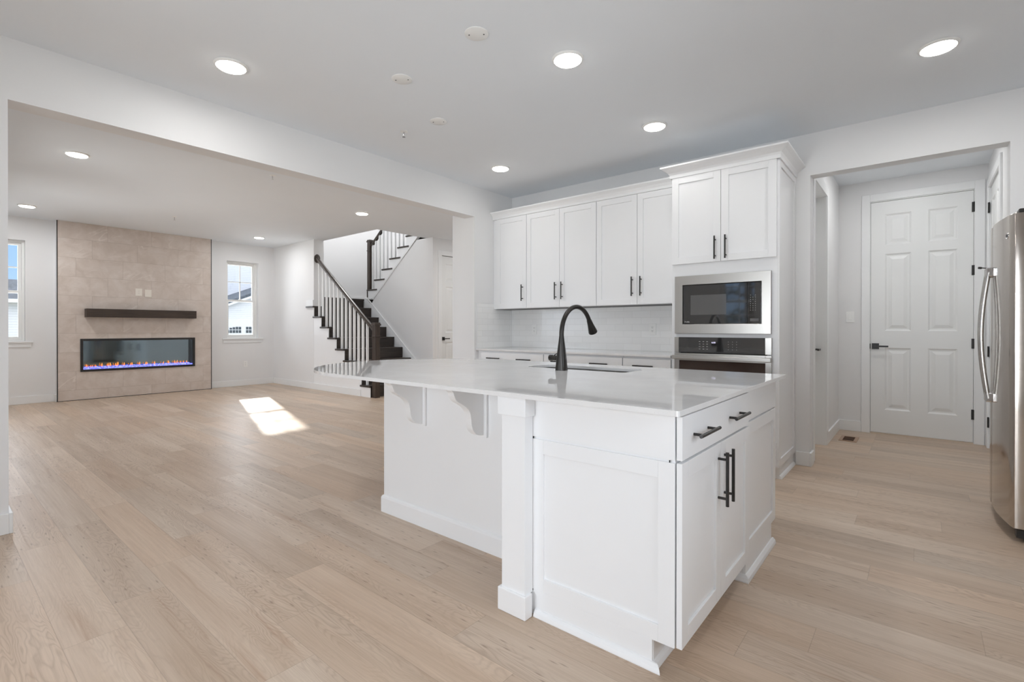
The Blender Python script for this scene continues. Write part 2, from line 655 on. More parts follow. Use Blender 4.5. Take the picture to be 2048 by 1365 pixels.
def quartz(name):
    m, t, b = new_mat(name, rgb(232, 231, 230), 0.03, spec=0.55)
    x, y, z = t.pos()
    v = t.xyz(x, y, z)
    n = t.noise(v, 3.0, 4.0, 0.6, 0.8)
    sp = t.noise(v, 260.0, 1.0)
    c = t.ramp(n, [(0.3, rgb(228, 227, 226)), (0.7, rgb(236, 236, 236))])
    t.l.new(t.mix(t.maprange(sp, 0.62, 0.72, 0.0, 0.25), c, rgb(205, 202, 200)), b.inputs['Base Color'])
    return m


QUARTZ = quartz("white_quartz")


def dark_wood(name, c0, c1, rough=0.38, axis='x'):
    m, t, b = new_mat(name, c0, rough, spec=0.45)
    x, y, z = t.pos()
    k = {'x': (3, 60, 60), 'y': (60, 3, 60), 'z': (60, 60, 3)}[axis]
    v = t.xyz(t.math('MULTIPLY', x, k[0]), t.math('MULTIPLY', y, k[1]), t.math('MULTIPLY', z, k[2]))
    n = t.noise(v, 1.0, 4.0, 0.6, 0.4)
    t.l.new(t.ramp(n, [(0.3, c0), (0.7, c1)]), b.inputs['Base Color'])
    bp = t.new('ShaderNodeBump')
    bp.inputs['Strength'].default_value = 0.15
    bp.inputs['Distance'].default_value = 0.001
    t.l.new(n, bp.inputs['Height'])
    t.l.new(bp.outputs[0], b.inputs['Normal'])
    return m


ESPRESSO_Y = dark_wood("espresso_wood_treads", rgb(44, 38, 34), rgb(66, 57, 51), 0.35, 'y')
ESPRESSO_Z = dark_wood("espresso_wood_posts", rgb(50, 42, 36), rgb(74, 62, 54), 0.35, 'z')
ESPRESSO_X = dark_wood("espresso_wood_rail", rgb(50, 43, 38), rgb(76, 66, 58), 0.32, 'x')
MANTEL = dark_wood("dark_mantel_wood", rgb(48, 39, 33), rgb(74, 61, 52), 0.5, 'y')

# ------------------------------------------------------------------ the room shell
XK = -3.93      # kitchen face of the wall with the wide opening
XL = -4.09      # its living-room face
YK = 4.75       # kitchen back wall
CK, CL = 2.775, 2.83
XF = -10.45     # fireplace wall
YS = 0.16       # living room side wall
YN = 4.79       # living room wall beside the stairs
XR = 1.20       # wall behind the refrigerator
YB = -2.60      # wall behind the camera

S = dict(kind='structure')


def sbox(name, mat, *boxes, bevel=0.0, parent=None):
    mb = MB()
    for bx in boxes:
        mb.box(*bx)
    return mb.build(name, mat, parent, bevel, **S)


sbox("floor", FLOOR, (-10.62, XR + .15, YB - .15, 8.1, -0.12, 0.0))
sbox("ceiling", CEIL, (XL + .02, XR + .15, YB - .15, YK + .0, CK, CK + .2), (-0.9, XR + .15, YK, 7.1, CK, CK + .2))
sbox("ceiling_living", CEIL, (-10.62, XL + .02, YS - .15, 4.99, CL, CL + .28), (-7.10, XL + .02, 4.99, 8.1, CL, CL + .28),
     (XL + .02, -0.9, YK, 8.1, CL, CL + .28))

# wall with the wide opening between kitchen and living room
sbox("wall_header", WALL, (XL, XK, 0.33, 4.078, 2.43, CL), (XL, XK, YB, 0.33, 0, CL))
sbox("wall_pier", WALL, (-4.29, XK, 4.078, YK + .02, 0, CL), (-4.29, -4.15, YK + .02, 8.1, 0, CL))
# kitchen back wall with the passage to the entry hall
sbox("wall_kitchen", WALL, (XK - .01, -0.705, YK, YK + .13, 0, CL), (-0.705, 0.472, YK, YK + .13, 2.427, CL), (0.472, XR + .15, YK, YK + .13, 0, CL))
SW_ = (0.1, 1.7, 0.9, 2.3)  # opening added in the unseen right wall for the side fill
sbox("wall_right", WALL, (XR, XR + .15, YB - .15, SW_[0], 0, CK), (XR, XR + .15, SW_[1], YK, 0, CK), (XR, XR + .15, SW_[0], SW_[1], 0, SW_[2]), (XR, XR + .15, SW_[0], SW_[1], SW_[3], CK))
# wall behind the camera: glazed patio door and a window
PD = (-2.30, -0.20, 0.0, 2.2)
KW = (-3.24, -2.54, 1.10, 2.36)
sbox("wall_rear", WALL, (-4.24, KW[0], YB - .15, YB, 0, CK), (KW[1], PD[0], YB - .15, YB, 0, CK), (PD[0], PD[1], YB - .15, YB, PD[3], CK),
     (KW[0], KW[1], YB - .15, YB, 0, KW[2]), (KW[0], KW[1], YB - .15, YB, KW[3], CK), (PD[1], XR + .15, YB - .15, YB, 0, CK))
# living room: fireplace wall with two windows
WR = (3.879, 4.475, 0.95, 2.48)
WLF = (0.462, 1.058, 0.95, 2.48)
fw = []
for (a, b_) in ((YS - .15, WLF[0]), (WLF[1], WR[0]), (WR[1], 5.15)):
    fw.append((XF - .17, XF, a, b_, 0, CL))
for w_ in (WLF, WR):
    fw.append((XF - .17, XF, w_[0], w_[1], 0, w_[2]))
    fw.append((XF - .17, XF, w_[0], w_[1], w_[3], CL))
sbox("wall_fireplace", WALL, *fw)
LW = [(-9.0, -7.4), (-7.0, -5.4)]
sw = [(XF, LW[0][0], YS - .15, YS, 0, CL), (LW[0][1], LW[1][0], YS - .15, YS, 0, CL), (LW[1][1], XL, YS - .15, YS, 0, CL)]
for a, b_ in LW:
    sw += [(a, b_, YS - .15, YS, 0, .95), (a, b_, YS - .15, YS, 2.48, CL)]
sbox("wall_living_side", WALL, *sw)
sbox("wall_stair_side", WALL, (XF, -8.815, YN, 4.99, 0, CL))
# chimney breast (white box behind the tile)
FI = (1.671, 3.285, 0.449, 0.978)    # fireplace insert opening
FY0, FY1 = 1.406, 3.555
sbox("wall_chimney_breast", WALL, (XF, -10.335, FY0 - .012, FI[0], 0, CL), (XF, -10.335, FI[1], FY1 + .012, 0, CL),
     (XF, -10.335, FI[0], FI[1], 0, FI[2]), (XF, -10.335, FI[0], FI[1], FI[3], CL))

# entry hall beyond the kitchen
HX0, HX1, HY = -0.715, 0.515, 6.72
sbox("wall_hall_back", WALL, (HX0 - .15, -0.435, HY, HY + .14, 0, CL), (0.43, HX1 + .15, HY, HY + .14, 0, CL), (-0.435, 0.43, HY, HY + .14, 2.55, CL))
sbox("wall_hall_left", WALL, (HX0 - .14, HX0, YK + .13, 4.985, 0, CL), (HX0 - .14, HX0, 5.715, HY, 0, CL), (HX0 - .14, HX0, 4.985, 5.715, 2.46, CL))
sbox("wall_hall_right", WALL, (HX1, HX1 + .14, YK + .13, 5.70, 0, CL), (HX1, HX1 + .14, 6.56, HY, 0, CL), (HX1, HX1 + .14, 5.70, 6.56, 2.50, CL))

# stairwell shell
sbox("wall_stairwell_back", WALL, (-10.24, -10.10, 4.99, 7.3, 0, 5.4))
sbox("wall_stairwell_far", WALL, (-10.1, -6.9, 7.15, 7.29, 0, 5.4))
sbox("wall_stairwell_upper", WALL, (-10.1, -6.4, 4.86, 4.99, CL + .28, 5.4), (-6.5, -6.36, 4.99, 7.15, CL + .28, 5.4))
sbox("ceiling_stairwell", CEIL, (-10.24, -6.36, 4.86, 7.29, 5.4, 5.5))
sbox("wall_hall_far", WALL, (-6.9, -4.29, 7.9, 8.05, 0, CL))
DH0, DH1 = 6.27, 7.03   # closet door under the stairs
sbox("wall_closet", WALL, (-7.0, -6.9, 6.12, DH0, 0, CL), (-7.0, -6.9, DH1, 8.0, 0, CL), (-7.0, -6.9, DH0, DH1, 2.52, CL))

# baseboards
BBH, BBT = 0.115, 0.016


def base_x(y, x0, x1, side):       # runs along x, on a wall face at y, projecting towards side (-1 = -y)
    return (x0, x1, y - BBT if side < 0 else y, y if side < 0 else y + BBT, 0, BBH)


def base_y(x, y0, y1, side):
    return (x - BBT if side < 0 else x, x if side < 0 else x + BBT, y0, y1, 0, BBH)


sbox("baseboard_fireplace", TRIM, base_y(XF, YS, FY0 - .012, 1), base_y(XF, FY1 + .012, YN, 1), base_y(XF, FY0, FY0, 1) if False else base_x(FY0 - .012, XF, -10.335, -1), bevel=.003)
sbox("baseboard_stair_side", TRIM, base_x(YN, XF, -7.27, -1), bevel=.003)
sbox("baseboard_living_side", TRIM, base_x(YS, XF, XL, 1), bevel=.003)
sbox("baseboard_left", TRIM, base_y(XK, YB, .33, 1), base_x(.33, XL - BBT, XK + BBT, 1), base_y(XL, YS, .33 + BBT, -1), bevel=.003)
sbox("baseboard_pier", TRIM, base_x(4.078, -4.29 - BBT, XK, -1), base_y(-4.29, 4.078, 7.9, -1), bevel=.003)
sbox("baseboard_kitchen", TRIM, base_x(YK, -0.805, -0.705, -1), base_y(-0.705, YK - BBT, YK + .12, 1), base_x(YK, .472, .56, -1), base_y(.472, YK - BBT, YK + .13, -1), bevel=.003)
sbox("baseboard_hall", TRIM, base_y(HX0, 5.80, HY - BBT, 1), base_x(HY, HX0, -.50, -1), base_y(HX1, 6.645, HY - .02, -1), base_y(HX1, YK + .13, 5.615, -1), bevel=.003)
sbox("baseboard_rear", TRIM, base_x(YB, XK, PD[0] - .09, 1), base_x(YB, PD[1] + .09, XR, 1), base_y(XR, YB, 3.7, -1), bevel=.003)
sbox("baseboard_closet", TRIM, base_y(-6.9, 6.13, DH0 - .09, 1), base_y(-6.9, DH1 + .09, 7.9, 1), bevel=.003)

# ------------------------------------------------------------------ windows


def sash(mb, y0, y1, z0, z1, n0, n1, w=0.038):
    mb.box(y0, y0 + w, n0, n1, z0, z1)
    mb.box(y1 - w, y1, n0, n1, z0, z1)
    mb.box(y0 + w, y1 - w, n0, n1, z0, z0 + w)
    mb.box(y0 + w, y1 - w, n0, n1, z1 - w, z1)


def double_hung(name, facing, o, w, h, wall_t, label, sill=True, muntin_lower=False):
    """o: lower left inner corner of the opening seen from inside"""
    r = sroot(name, o, label)
    F = frame(facing, o)
    mid = h * 0.49
    mb = MB(); mb.M = F
    fr = 0.03
    a, b_ = -wall_t - 0.01, -wall_t + 0.085
    mb.box(0, fr, a, b_, 0, h); mb.box(w - fr, w, a, b_, 0, h)
    mb.box(fr, w - fr, a, b_, 0, fr); mb.box(fr, w - fr, a, b_, h - fr, h)
    mb.build("window_frame", VINYL, r, .002)
    u = MB(); u.M = F
    n0, n1 = -wall_t + 0.005, -wall_t + 0.035
    sash(u, fr, w - fr, mid - .02, h - fr, n0, n1)
    us = u.build("upper_sash", VINYL, r, .002)
    m2 = MB(); m2.M = F
    x0, x1 = fr + .038, w - fr - .038
    zc = (mid + h - fr) / 2
    m2.box((x0 + x1) / 2 - .009, (x0 + x1) / 2 + .009, n0 + .006, n1 - .004, mid + .018, h - fr - .038)
    m2.box(x0, x1, n0 + .006, n1 - .004, zc - .009, zc + .009)
    m2.build("muntin", VINYL, us)
    g = MB(); g.M = F
    g.box(x0, x1, n0 + .011, n0 + .014, mid + .016, h - fr - .036)
    g.build("glass_pane", GLASS, us)
    l = MB(); l.M = F
    n2, n3 = n1 + .002, n1 + .034
    sash(l, fr, w - fr, fr, mid + .02, n2, n3)
    l.box(w / 2 - .03, w / 2 + .03, n2, n3 + .012, mid + .02, mid + .032)
    ls = l.build("lower_sash", VINYL, r, .002)
    g2 = MB(); g2.M = F
    g2.box(x0, x1, n2 + .011, n2 + .014, fr + .036, mid - .016)
    g2.build("glass_pane", GLASS, ls)
    if muntin_lower:
        m3 = MB(); m3.M = F
        m3.box((x0 + x1) / 2 - .009, (x0 + x1) / 2 + .009, n2 + .006, n3 - .004, fr + .038, mid - .018)
        m3.box(x0, x1, n2 + .006, n3 - .004, (fr + mid) / 2 - .009, (fr + mid) / 2 + .009)
        m3.build("muntin", VINYL, ls)
    if sill:
        s = MB(); s.M = F
        s.box(-.085, w + .085, 0.0, .035, -.022, 0.002)
        s.box(.001, w - .001, -wall_t + .086, 0.0, -.022, 0.002)
        s.build("window_sill", TRIM, r, .003)
        s = MB(); s.M = F
        s.box(-.065, w + .065, 0.0, .014, -.09, -.022)
        s.build("window_apron", TRIM, r, .002)
    return r


double_hung("window_1", '+X', (XF, WR[0], WR[2]), WR[1] - WR[0], WR[3] - WR[2], .17, "white double hung window right of the tiled fireplace")
double_hung("window_2", '+X', (XF, WLF[0], WLF[2]), WLF[1] - WLF[0], WLF[3] - WLF[2], .17, "white double hung window at the left edge of the photo")
for k, (a, b_) in enumerate(LW):
    double_hung("window_%d" % (3 + k), '+Y', (b_, YS, .95), b_ - a, 1.53, .15, None)
double_hung("window_5", '+Y', (KW[1], YB, KW[2]), KW[1] - KW[0], KW[3] - KW[2], .15, None, muntin_lower=True)

double_hung("window_6", '-X', (XR, SW_[1], SW_[2]), SW_[1] - SW_[0], SW_[3] - SW_[2], .15, None, muntin_lower=True)  # unseen window, added to go with the side fill light

# glazed patio door behind the camera
pdr = sroot("door_4", ((PD[0] + PD[1]) / 2, YB, 0))
mb = MB()
w0, w1 = PD[0], PD[1]
mb.box(w0, w0 + .06, YB - .14, YB - .02, 0, PD[3]); mb.box(w1 - .06, w1, YB - .14, YB - .02, 0, PD[3])
mb.box(w0 + .06, w1 - .06, YB - .14, YB - .02, PD[3] - .06, PD[3]); mb.box(w0 + .06, w1 - .06, YB - .14, YB - .02, 0, .04)
mb.build("door_frame", VINYL, pdr, .003)
for k in (0, 1):
    a = w0 + .06 + k * (w1 - w0 - .12) / 2
    b_ = a + (w1 - w0 - .12) / 2
    mb = MB()
    for (p, q, zz0, zz1) in ((a, a + .07, .04, PD[3] - .06), (b_ - .07, b_, .04, PD[3] - .06), (a + .07, b_ - .07, .04, .14), (a + .07, b_ - .07, PD[3] - .14, PD[3] - .06)):
        mb.box(p, q, YB - .11, YB - .07, zz0, zz1)
    for i in (1, 2):
        xx = a + .07 + i * (b_ - a - .14) / 3
        mb.box(xx - .009, xx + .009, YB - .1, YB - .08, .14, PD[3] - .14)
    for i in range(1, 5):
        zz = .14 + i * (PD[3] - .28) / 5
        mb.box(a + .07, b_ - .07, YB - .1, YB - .08, zz - .009, zz + .009)
    pn = mb.build("sliding_panel", VINYL, pdr, .002)
    g = MB()
    g.box(a + .06, b_ - .06, YB - .092, YB - .088, .13, PD[3] - .13)
    g.build("glass_pane", GLASS, pn)

# ------------------------------------------------------------------ doors of the hall


def lever(M, mat, parent, direction=1, proj=.055):
    """square rose with a straight lever, built at local origin"""
    mb = MB(); mb.M = M
    mb.box(-.032, .032, 0, .009, -.032, .032)
    mb.cyl((0, .009, 0), (0, proj, 0), .009, 12)
    mb.box(min(-.01 * direction, .115 * direction), max(-.01 * direction, .115 * direction), proj - .008, proj + .006, -.009, .009)
    return mb.build("door_lever", mat, parent, .0015)


def raised_panel(mb, u0, u1, v0, v1, n):
    """moulded raised panel: sunk groove around a raised field, front skin at n"""
    g = .012
    pts = [(0.0, n), (.016, n - g), (.030, n - g), (.062, n - .002)]
    rings = []
    for (ins, nn) in pts:
        rings.append([mb.v((u0 + ins, nn, v0 + ins)), mb.v((u1 - ins, nn, v0 + ins)), mb.v((u1 - ins, nn, v1 - ins)), mb.v((u0 + ins, nn, v1 - ins))])
    for a, b2 in zip(rings, rings[1:]):
        mb.bridge(a, b2)
    mb.f(rings[-1])


def grid_front(mb, us, vs, panels, n):
    """front skin of a door as a grid with the panel cells left to raised_panel"""
    for i in range(len(us) - 1):
        for j in range(len(vs) - 1):
            if (i, j) in panels:
                raised_panel(mb, us[i], us[i + 1], vs[j], vs[j + 1], n)
            else:
                mb.f([mb.v((us[i], n, vs[j])), mb.v((us[i + 1], n, vs[j])), mb.v((us[i + 1], n, vs[j + 1])), mb.v((us[i], n, vs[j + 1]))])


def panel_door(M, w, h, us, vs, panels, parent, thick=.035, name="door_slab"):
    mb = MB(); mb.M = M
    grid_front(mb, us, vs, panels, 0.0)
    mb.box(0, w, -thick, -.013, 0, h)
    # edges
    for (a, b2) in (((0, 0), (w, 0)), ((w, 0), (w, h)), ((w, h), (0, h)), ((0, h), (0, 0))):
        mb.f([mb.v((a[0], 0, a[1])), mb.v((b2[0], 0, b2[1])), mb.v((b2[0], -.014, b2[1])), mb.v((a[0], -.014, a[1]))])
    bmesh.ops.remove_doubles(mb.bm, verts=mb.bm.verts[:], dist=0.0003)
    return mb.build(name, DOORM, parent)


def hinge(M, parent):
    mb = MB(); mb.M = M
    mb.cyl((0, .004, -.05), (0, .004, .05), .0065, 10)
    mb.box(-.018, .018, -.003, .001, -.05, .05)
    return mb.build("door_hinge", BLACK, parent)


# door 1: six-panel door at the end of the hall
d1 = sroot("door_1", (0, HY, 0), "closed white six-panel door with four black hinges at the hall end")
M1 = frame('-Y', (-.418, HY + .012, .012))
w, h = .831, 2.523
us = [0, .125, .347, .484, .714, w]
vs = [0, .253, .930, 1.113, 1.951, 2.047, 2.383, h]
panel_door(M1, w, h, us, vs, {(1, 1), (3, 1), (1, 3), (3, 3), (1, 5), (3, 5)}, d1)
mb = MB()
mb.box(-.435, -.4205, HY - .002, HY + .10, 0, 2.55); mb.box(.4155, .43, HY - .002, HY + .10, 0, 2.55); mb.box(-.4205, .4155, HY - .002, HY + .10, 2.538, 2.55)
mb.build("door_jamb", TRIM, d1)
mb = MB()
mb.box(-.4205, .4155, HY + .034, HY + .052, 0.012, 2.54)
mb.build("door_stop", GAP, d1)
mb = MB()
for bx in ((-.50, -.425, 0, 2.625), (.42, .495, 0, 2.625)):
    mb.box(bx[0], bx[1], HY - .018, HY, bx[2], bx[3])
mb.box(-.425, .42, HY - .018, HY, 2.545, 2.625)
mb.build("door_casing", TRIM, d1, .003)
mb = MB(); mb.box(-.42, .415, HY - .01, HY + .06, 0, .010)
mb.build("threshold", noisy("pale_wood_threshold", rgb(206, 188, 170), .45, var=.05, scale=15), d1)
lever(frame('-Y', (-.375, HY + .012, .957)), BLACK, d1)
mb = MB(); mb.M = frame('-Y', (-.4205, HY - .001, .957)); mb.box(-.006, .004, 0, .006, -.028, .028); mb.build("strike_plate", BLACK, d1)
for zz in (2.366, 1.735, 1.0, .29):
    hinge(frame('-Y', (.417, HY + .006, zz)), d1)

# door 2: door in the left side of the hall (set back in its jamb)
d2 = sroot("door_2", (HX0, 5.35, 0), "white door in the left wall of the hall, set back in its frame")
mb = MB()
mb.box(HX0 - .14, HX0 + .004, 4.985, 5.0, 0, 2.46); mb.box(HX0 - .14, HX0 + .004, 5.70, 5.715, 0, 2.46); mb.box(HX0 - .14, HX0 + .004, 5.0, 5.70, 2.445, 2.46)
mb.build("door_jamb", TRIM, d2)
mb = MB()
mb.box(HX0, HX0 + .016, 4.90, 4.99, 0, 2.54); mb.box(HX0, HX0 + .016, 5.71, 5.80, 0, 2.54); mb.box(HX0, HX0 + .016, 4.99, 5.71, 2.45, 2.54)
mb.build("door_casing", TRIM, d2, .003)
us = [0, .11, .59, .70]
M2 = frame('+X', (HX0 - .095, 5.0, .01))
panel_door(M2, .70, 2.43, us, [0, .25, .93, 1.11, 2.31, 2.43], {(1, 1), (1, 3)}, d2)
lever(frame('+X', (HX0 - .095, 5.630, .945)), BLACK, d2, -1, .06)

# door 3: door in the right side of the hall with black hinges
d3 = sroot("door_3", (HX1, 6.13, 0), "white panelled door in the right wall of the hall above the refrigerator")
M3 = frame('-X', (HX1 + .006, 6.548, .01))
panel_door(M3, .836, 2.48, [0, .11, .36, .476, .726, .836], [0, .25, .93, 1.11, 1.94, 2.04, 2.36, 2.48], {(1, 1), (3, 1), (1, 3), (3, 3), (1, 5), (3, 5)}, d3)
mb = MB()
mb.box(HX1 - .016, HX1, 6.56, 6.64, 0, 2.585); mb.box(HX1 - .016, HX1, 5.62, 5.70, 0, 2.585); mb.box(HX1 - .016, HX1, 5.70, 6.56, 2.505, 2.585)
mb.build("door_casing", TRIM, d3, .003)
for zz in (2.31, 1.67, .93, .25):
    hinge(frame('-X', (HX1 - .004, 6.555, zz)), d3)
mb = MB()
mb.cyl((HX1 - .004, 6.555, 1.728), (HX1 - .075, 6.52, 1.735), .005, 8); mb.cyl((HX1 - .06, 6.528, 1.733), (HX1 - .08, 6.518, 1.735), .011, 10)
mb.build("hinge_stop", BLACK, d3)

# closet door under the stairs
d5 = sroot("door_5", (-6.9, 6.65, 0), "white panelled door beside the staircase, half hidden by the wall pier")
M5 = frame('+X', (-6.912, DH0 + .006, .01))
panel_door(M5, .748, 2.50, [0, .11, .33, .418, .638, .748], [0, .25, .88, 1.06, 1.93, 2.03, 2.36, 2.50], {(1, 1), (3, 1), (1, 3), (3, 3), (1, 5), (3, 5)}, d5)
mb = MB()
mb.box(-6.9, -6.884, DH0 - .085, DH0, 0, 2.605); mb.box(-6.9, -6.884, DH1, DH1 + .085, 0, 2.605); mb.box(-6.9, -6.884, DH0, DH1, 2.52, 2.605)
mb.build("door_casing", TRIM, d5, .003)
mb = MB(); mb.box(-6.96, -6.945, DH0, DH1, 0, 2.52); mb.build("door_stop", GAP, d5)
lever(frame('+X', (-6.912, DH0 + .06, .955)), BLACK, d5)

# ------------------------------------------------------------------ cabinets


def bar_pull(M, u, v, length, vertical, parent, standoff=.034, name="handle"):
    mb = MB(); mb.M = M
    r = .0062
    h_ = length / 2
    if vertical:
        mb.cyl((u, standoff, v - h_), (u, standoff, v + h_), r, 12)
        for s in (-1, 1):
            mb.cyl((u, 0, v + s * (h_ - .028)), (u, standoff, v + s * (h_ - .028)), .005, 10)
    else:
        mb.cyl((u - h_, standoff, v), (u + h_, standoff, v), r, 12)
        for s in (-1, 1):
            mb.cyl((u + s * (h_ - .028), 0, v), (u + s * (h_ - .028), standoff, v), .005, 10)
    return mb.build(name, BLACK, parent, smooth=True)


def shaker(mb, u0, u1, v0, v1, n0=0.0, t=.019, fr=.057, rec=.009):
    mb.box(u0, u0 + fr, n0, n0 + t, v0, v1)
    mb.box(u1 - fr, u1, n0, n0 + t, v0, v1)
    mb.box(u0 + fr, u1 - fr, n0, n0 + t, v0, v0 + fr)
    mb.box(u0 + fr, u1 - fr, n0, n0 + t, v1 - fr, v1)
    mb.box(u0 + fr, u1 - fr, n0, n0 + t - rec, v0 + fr, v1 - fr)


def cab_door(M, u0, u1, v0, v1, parent, hu=None, hv=None, hl=.19, name="door"):
    mb = MB(); mb.M = M
    shaker(mb, u0, u1, v0, v1, .003)
    d = mb.build(name, CAB, parent, .0012)
    if hu is not None:
        M2 = M @ Matrix.Translation((0, .022, 0))
        bar_pull(M2, hu, hv, hl, True, d)
    return d


def slab_drawer(M, u0, u1, v0, v1, parent, pulls=(), hl=.19, name="drawer", dv=0.0):
    mb = MB(); mb.M = M
    mb.box(u0, u1, .003, .022, v0, v1)
    d = mb.build(name, CAB, parent, .0015)
    M2 = M @ Matrix.Translation((0, .022, 0))
    for hu in pulls:
        bar_pull(M2, hu, (v0 + v1) / 2 + dv, hl, False, d)
    return d


G = .002
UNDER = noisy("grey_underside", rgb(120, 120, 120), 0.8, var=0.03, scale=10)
# ---- upper cabinets on the back wall
YU = 4.409       # carcass front, doors add 19 mm
UZ0, UZ1 = 1.378, 2.455


def upper(x0, x1, seams, handles, label):
    r = root("upper_cabinet", label, "cabinet", ((x0 + x1) / 2, YK - .18, UZ0), "white wall cabinets over the back counter")
    mb = MB()
    mb.box(x0, x1, YU, YK - .002, UZ0, 2.4355)
    mb.build("cabinet_body", CAB, r, .001)
    M = frame('-Y', (0, YU, 0))
    for (a, b_), hu in zip(zip(seams, seams[1:]), handles):
        cab_door(M, a + G, b_ - G, UZ0 + .003, 2.434, r, hu, UZ0 + .175, .185)
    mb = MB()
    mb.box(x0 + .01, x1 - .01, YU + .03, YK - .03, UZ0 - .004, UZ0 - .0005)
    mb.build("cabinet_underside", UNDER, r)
    return r


upper(XK + .002, -3.419, [-3.868, -3.419], [-3.468], "single-door white wall cabinet in the corner beside the pier")
upper(-3.417, -2.524, [-3.417, -2.971, -2.524], [-3.012, -2.930], "two-door white wall cabinet in the middle, above the faucet")
upper(-2.522, -1.636, [-2.522, -2.080, -1.638], [-2.124, -2.036], "two-door white wall cabinet next to the tall oven cabinet")
cr = MB()
prof = [(0, UZ1 - .019), (.024, UZ1 - .019), (.026, UZ1 + .006), (.040, UZ1 + .03), (.060, UZ1 + .048), (.066, UZ1 + .052), (.066, UZ1 + .066), (0, UZ1 + .066)]
cr.prism(prof, lambda p, s: (XK + .002 + s * (-1.64 - XK - .002), YU - p[0], p[1] + .001))
tag(cr.build("crown_moulding", CAB, None, .001), "white crown moulding running along the top of the wall cabinets", "moulding")

# ---- tall oven cabinet
TX0, TX1, TYF = -1.632, -0.822, 4.122
TZ1 = 2.452
tall = root("oven_cabinet", "tall white cabinet holding the microwave and the wall oven", "cabinet", ((TX0 + TX1) / 2, 4.43, 0))
MO = (-1.572, -0.892, 1.135, 1.565)      # microwave niche
OO = (-1.572, -0.892, 0.30, 1.055)       # oven niche
mb = MB()
mb.box(TX0, TX1, TYF, YK - .002, .10, OO[2]); mb.box(TX0, TX1, TYF, YK - .002, OO[3], MO[2]); mb.box(TX0, TX1, TYF, YK - .002, MO[3], TZ1)
mb.box(TX0, MO[0], TYF, YK - .002, OO[2], OO[3]); mb.box(OO[1], TX1, TYF, YK - .002, OO[2], OO[3])
mb.box(TX0, MO[0], TYF, YK - .002, MO[2], MO[3]); mb.box(MO[1], TX1, TYF, YK - .002, MO[2], MO[3])
mb.box(OO[0], OO[1], YK - .03, YK - .002, OO[2], MO[3])
mb.box(TX0, TX1 - .0, TYF + .075, YK - .002, 0, .10)
mb.build("cabinet_body", CAB, tall, .001)
MT = frame('-Y', (0, TYF, 0))
cab_door(MT, TX0 + .006, -1.2285, 1.69, 2.425, tall, -1.268, 1.80, .185)
cab_door(MT, -1.2255, TX1 - .004, 1.69, 2.425, tall, -1.186, 1.80, .185)
slab_drawer(MT, TX0 + .006, TX1 - .004, .112, .29, tall, (-1.4, -1.05))
mb = MB(); mb.M = frame('+X', (TX1, 0, 0))
mb.box(TYF + .002, TYF + .06, 0, .012, .10, TZ1 - .02); mb.box(YK - .06, YK - .003, 0, .012, .10, TZ1 - .02)
mb.box(TYF + .06, YK - .06, 0, .012, .10, .16); mb.box(TYF + .06, YK - .06, 0, .012, TZ1 - .075, TZ1 - .02)
mb.box(TYF + .06, YK - .06, 0, .003, .16, TZ1 - .075)
mb.build("end_panel", CAB, tall, .001)
mb = MB()
prof = [(0, 0), (.017, 0), (.017, .004), (.012, .016), (.004, .024), (0, .025)]
mb.prism(prof, lambda p, s: (TX1 + p[0], TYF + .075 + s * (YK - TYF - .09), p[1]))
mb.build("shoe_moulding", CAB, tall)
# crown returning on the free side
mb = MB()
prof = [(0, -.03), (.010, -.03), (.012, -.004), (.020, .012), (.045, .034), (.066, .046), (.072, .05), (.072, .062), (0, .062)]
yb = YK - .004
ra, rb, rc = [], [], []
for (d, zz) in prof:
    ra.append(mb.v((TX0 - d, TYF - .02 - d, TZ1 + zz)))
    rb.append(mb.v((TX1 + .012 + d, TYF - .02 - d, TZ1 + zz)))
    rc.append(mb.v((TX1 + .012 + d, yb, TZ1 + zz)))
    # left return, short
rd = [mb.v((TX0 - d, 4.335, TZ1 + zz)) for (d, zz) in prof]
for a, b_ in ((rd, ra), (ra, rb), (rb, rc)):
    mb.bridge(a, b_)
mb.f(rc); mb.f(rd[::-1])
mb.box(TX0 + .002, TX1 + .01, TYF - .015, yb, TZ1 + .001, TZ1 + .0605)
mb.build("crown_moulding", CAB, tall)

# ---- microwave with trim kit
mw = root("microwave", "built-in stainless microwave with a dark glass front", "microwave", (-1.23, 4.1, 1.108))
mb = MB(); mb.M = frame('-Y', (0, TYF - .001, 0))
x0, x1, z0, z1 = -1.600, -0.862, 1.108, 1.588
gx0, gx1, gz0, gz1 = -1.533, -0.927, 1.186, 1.512
R4 = lambda a0, a1, c0, c1, n_: [mb.v((a0, n_, c0)), mb.v((a1, n_, c0)), mb.v((a1, n_, c1)), mb.v((a0, n_, c1))]
rO, rOb, rI, rIb = R4(x0, x1, z0, z1, .024), R4(x0, x1, z0, z1, 0), R4(gx0, gx1, gz0, gz1, .024), R4(gx0, gx1, gz0, gz1, 0)
for p_, q_ in ((rO, rI), (rI, rIb), (rOb, rO), (rIb, rOb)):
    mb.bridge(p_, q_)
mb.build("trim_frame", STEEL, mw, .002)
mb = MB(); mb.box(gx0 - .03, gx1 + .03, TYF + .012, TYF + .40, 1.14, 1.56); mb.build("microwave_body", GAP, mw)
mb = MB(); mb.M = frame('-Y', (0, TYF, 0))
mb.box(gx0 + .003, -1.032, -.011, .018, gz0 + .003, gz1 - .003)
dr = mb.build("microwave_door", BLKGLASS, mw, .003)
mb = MB(); mb.M = frame('-Y', (0, TYF - .018, 0))
mb.box(-1.468, -1.185, 0, .0006, 1.262, 1.425)
WIN, _t, _b = new_mat("microwave_window_mesh", rgb(92, 92, 92), 0.08, 0.0, 0.7, coat=0.4)
_x, _y, _z = _t.pos()
_dots = _t.noise(_t.xyz(_x, _y, _z), 900.0, 0.0)
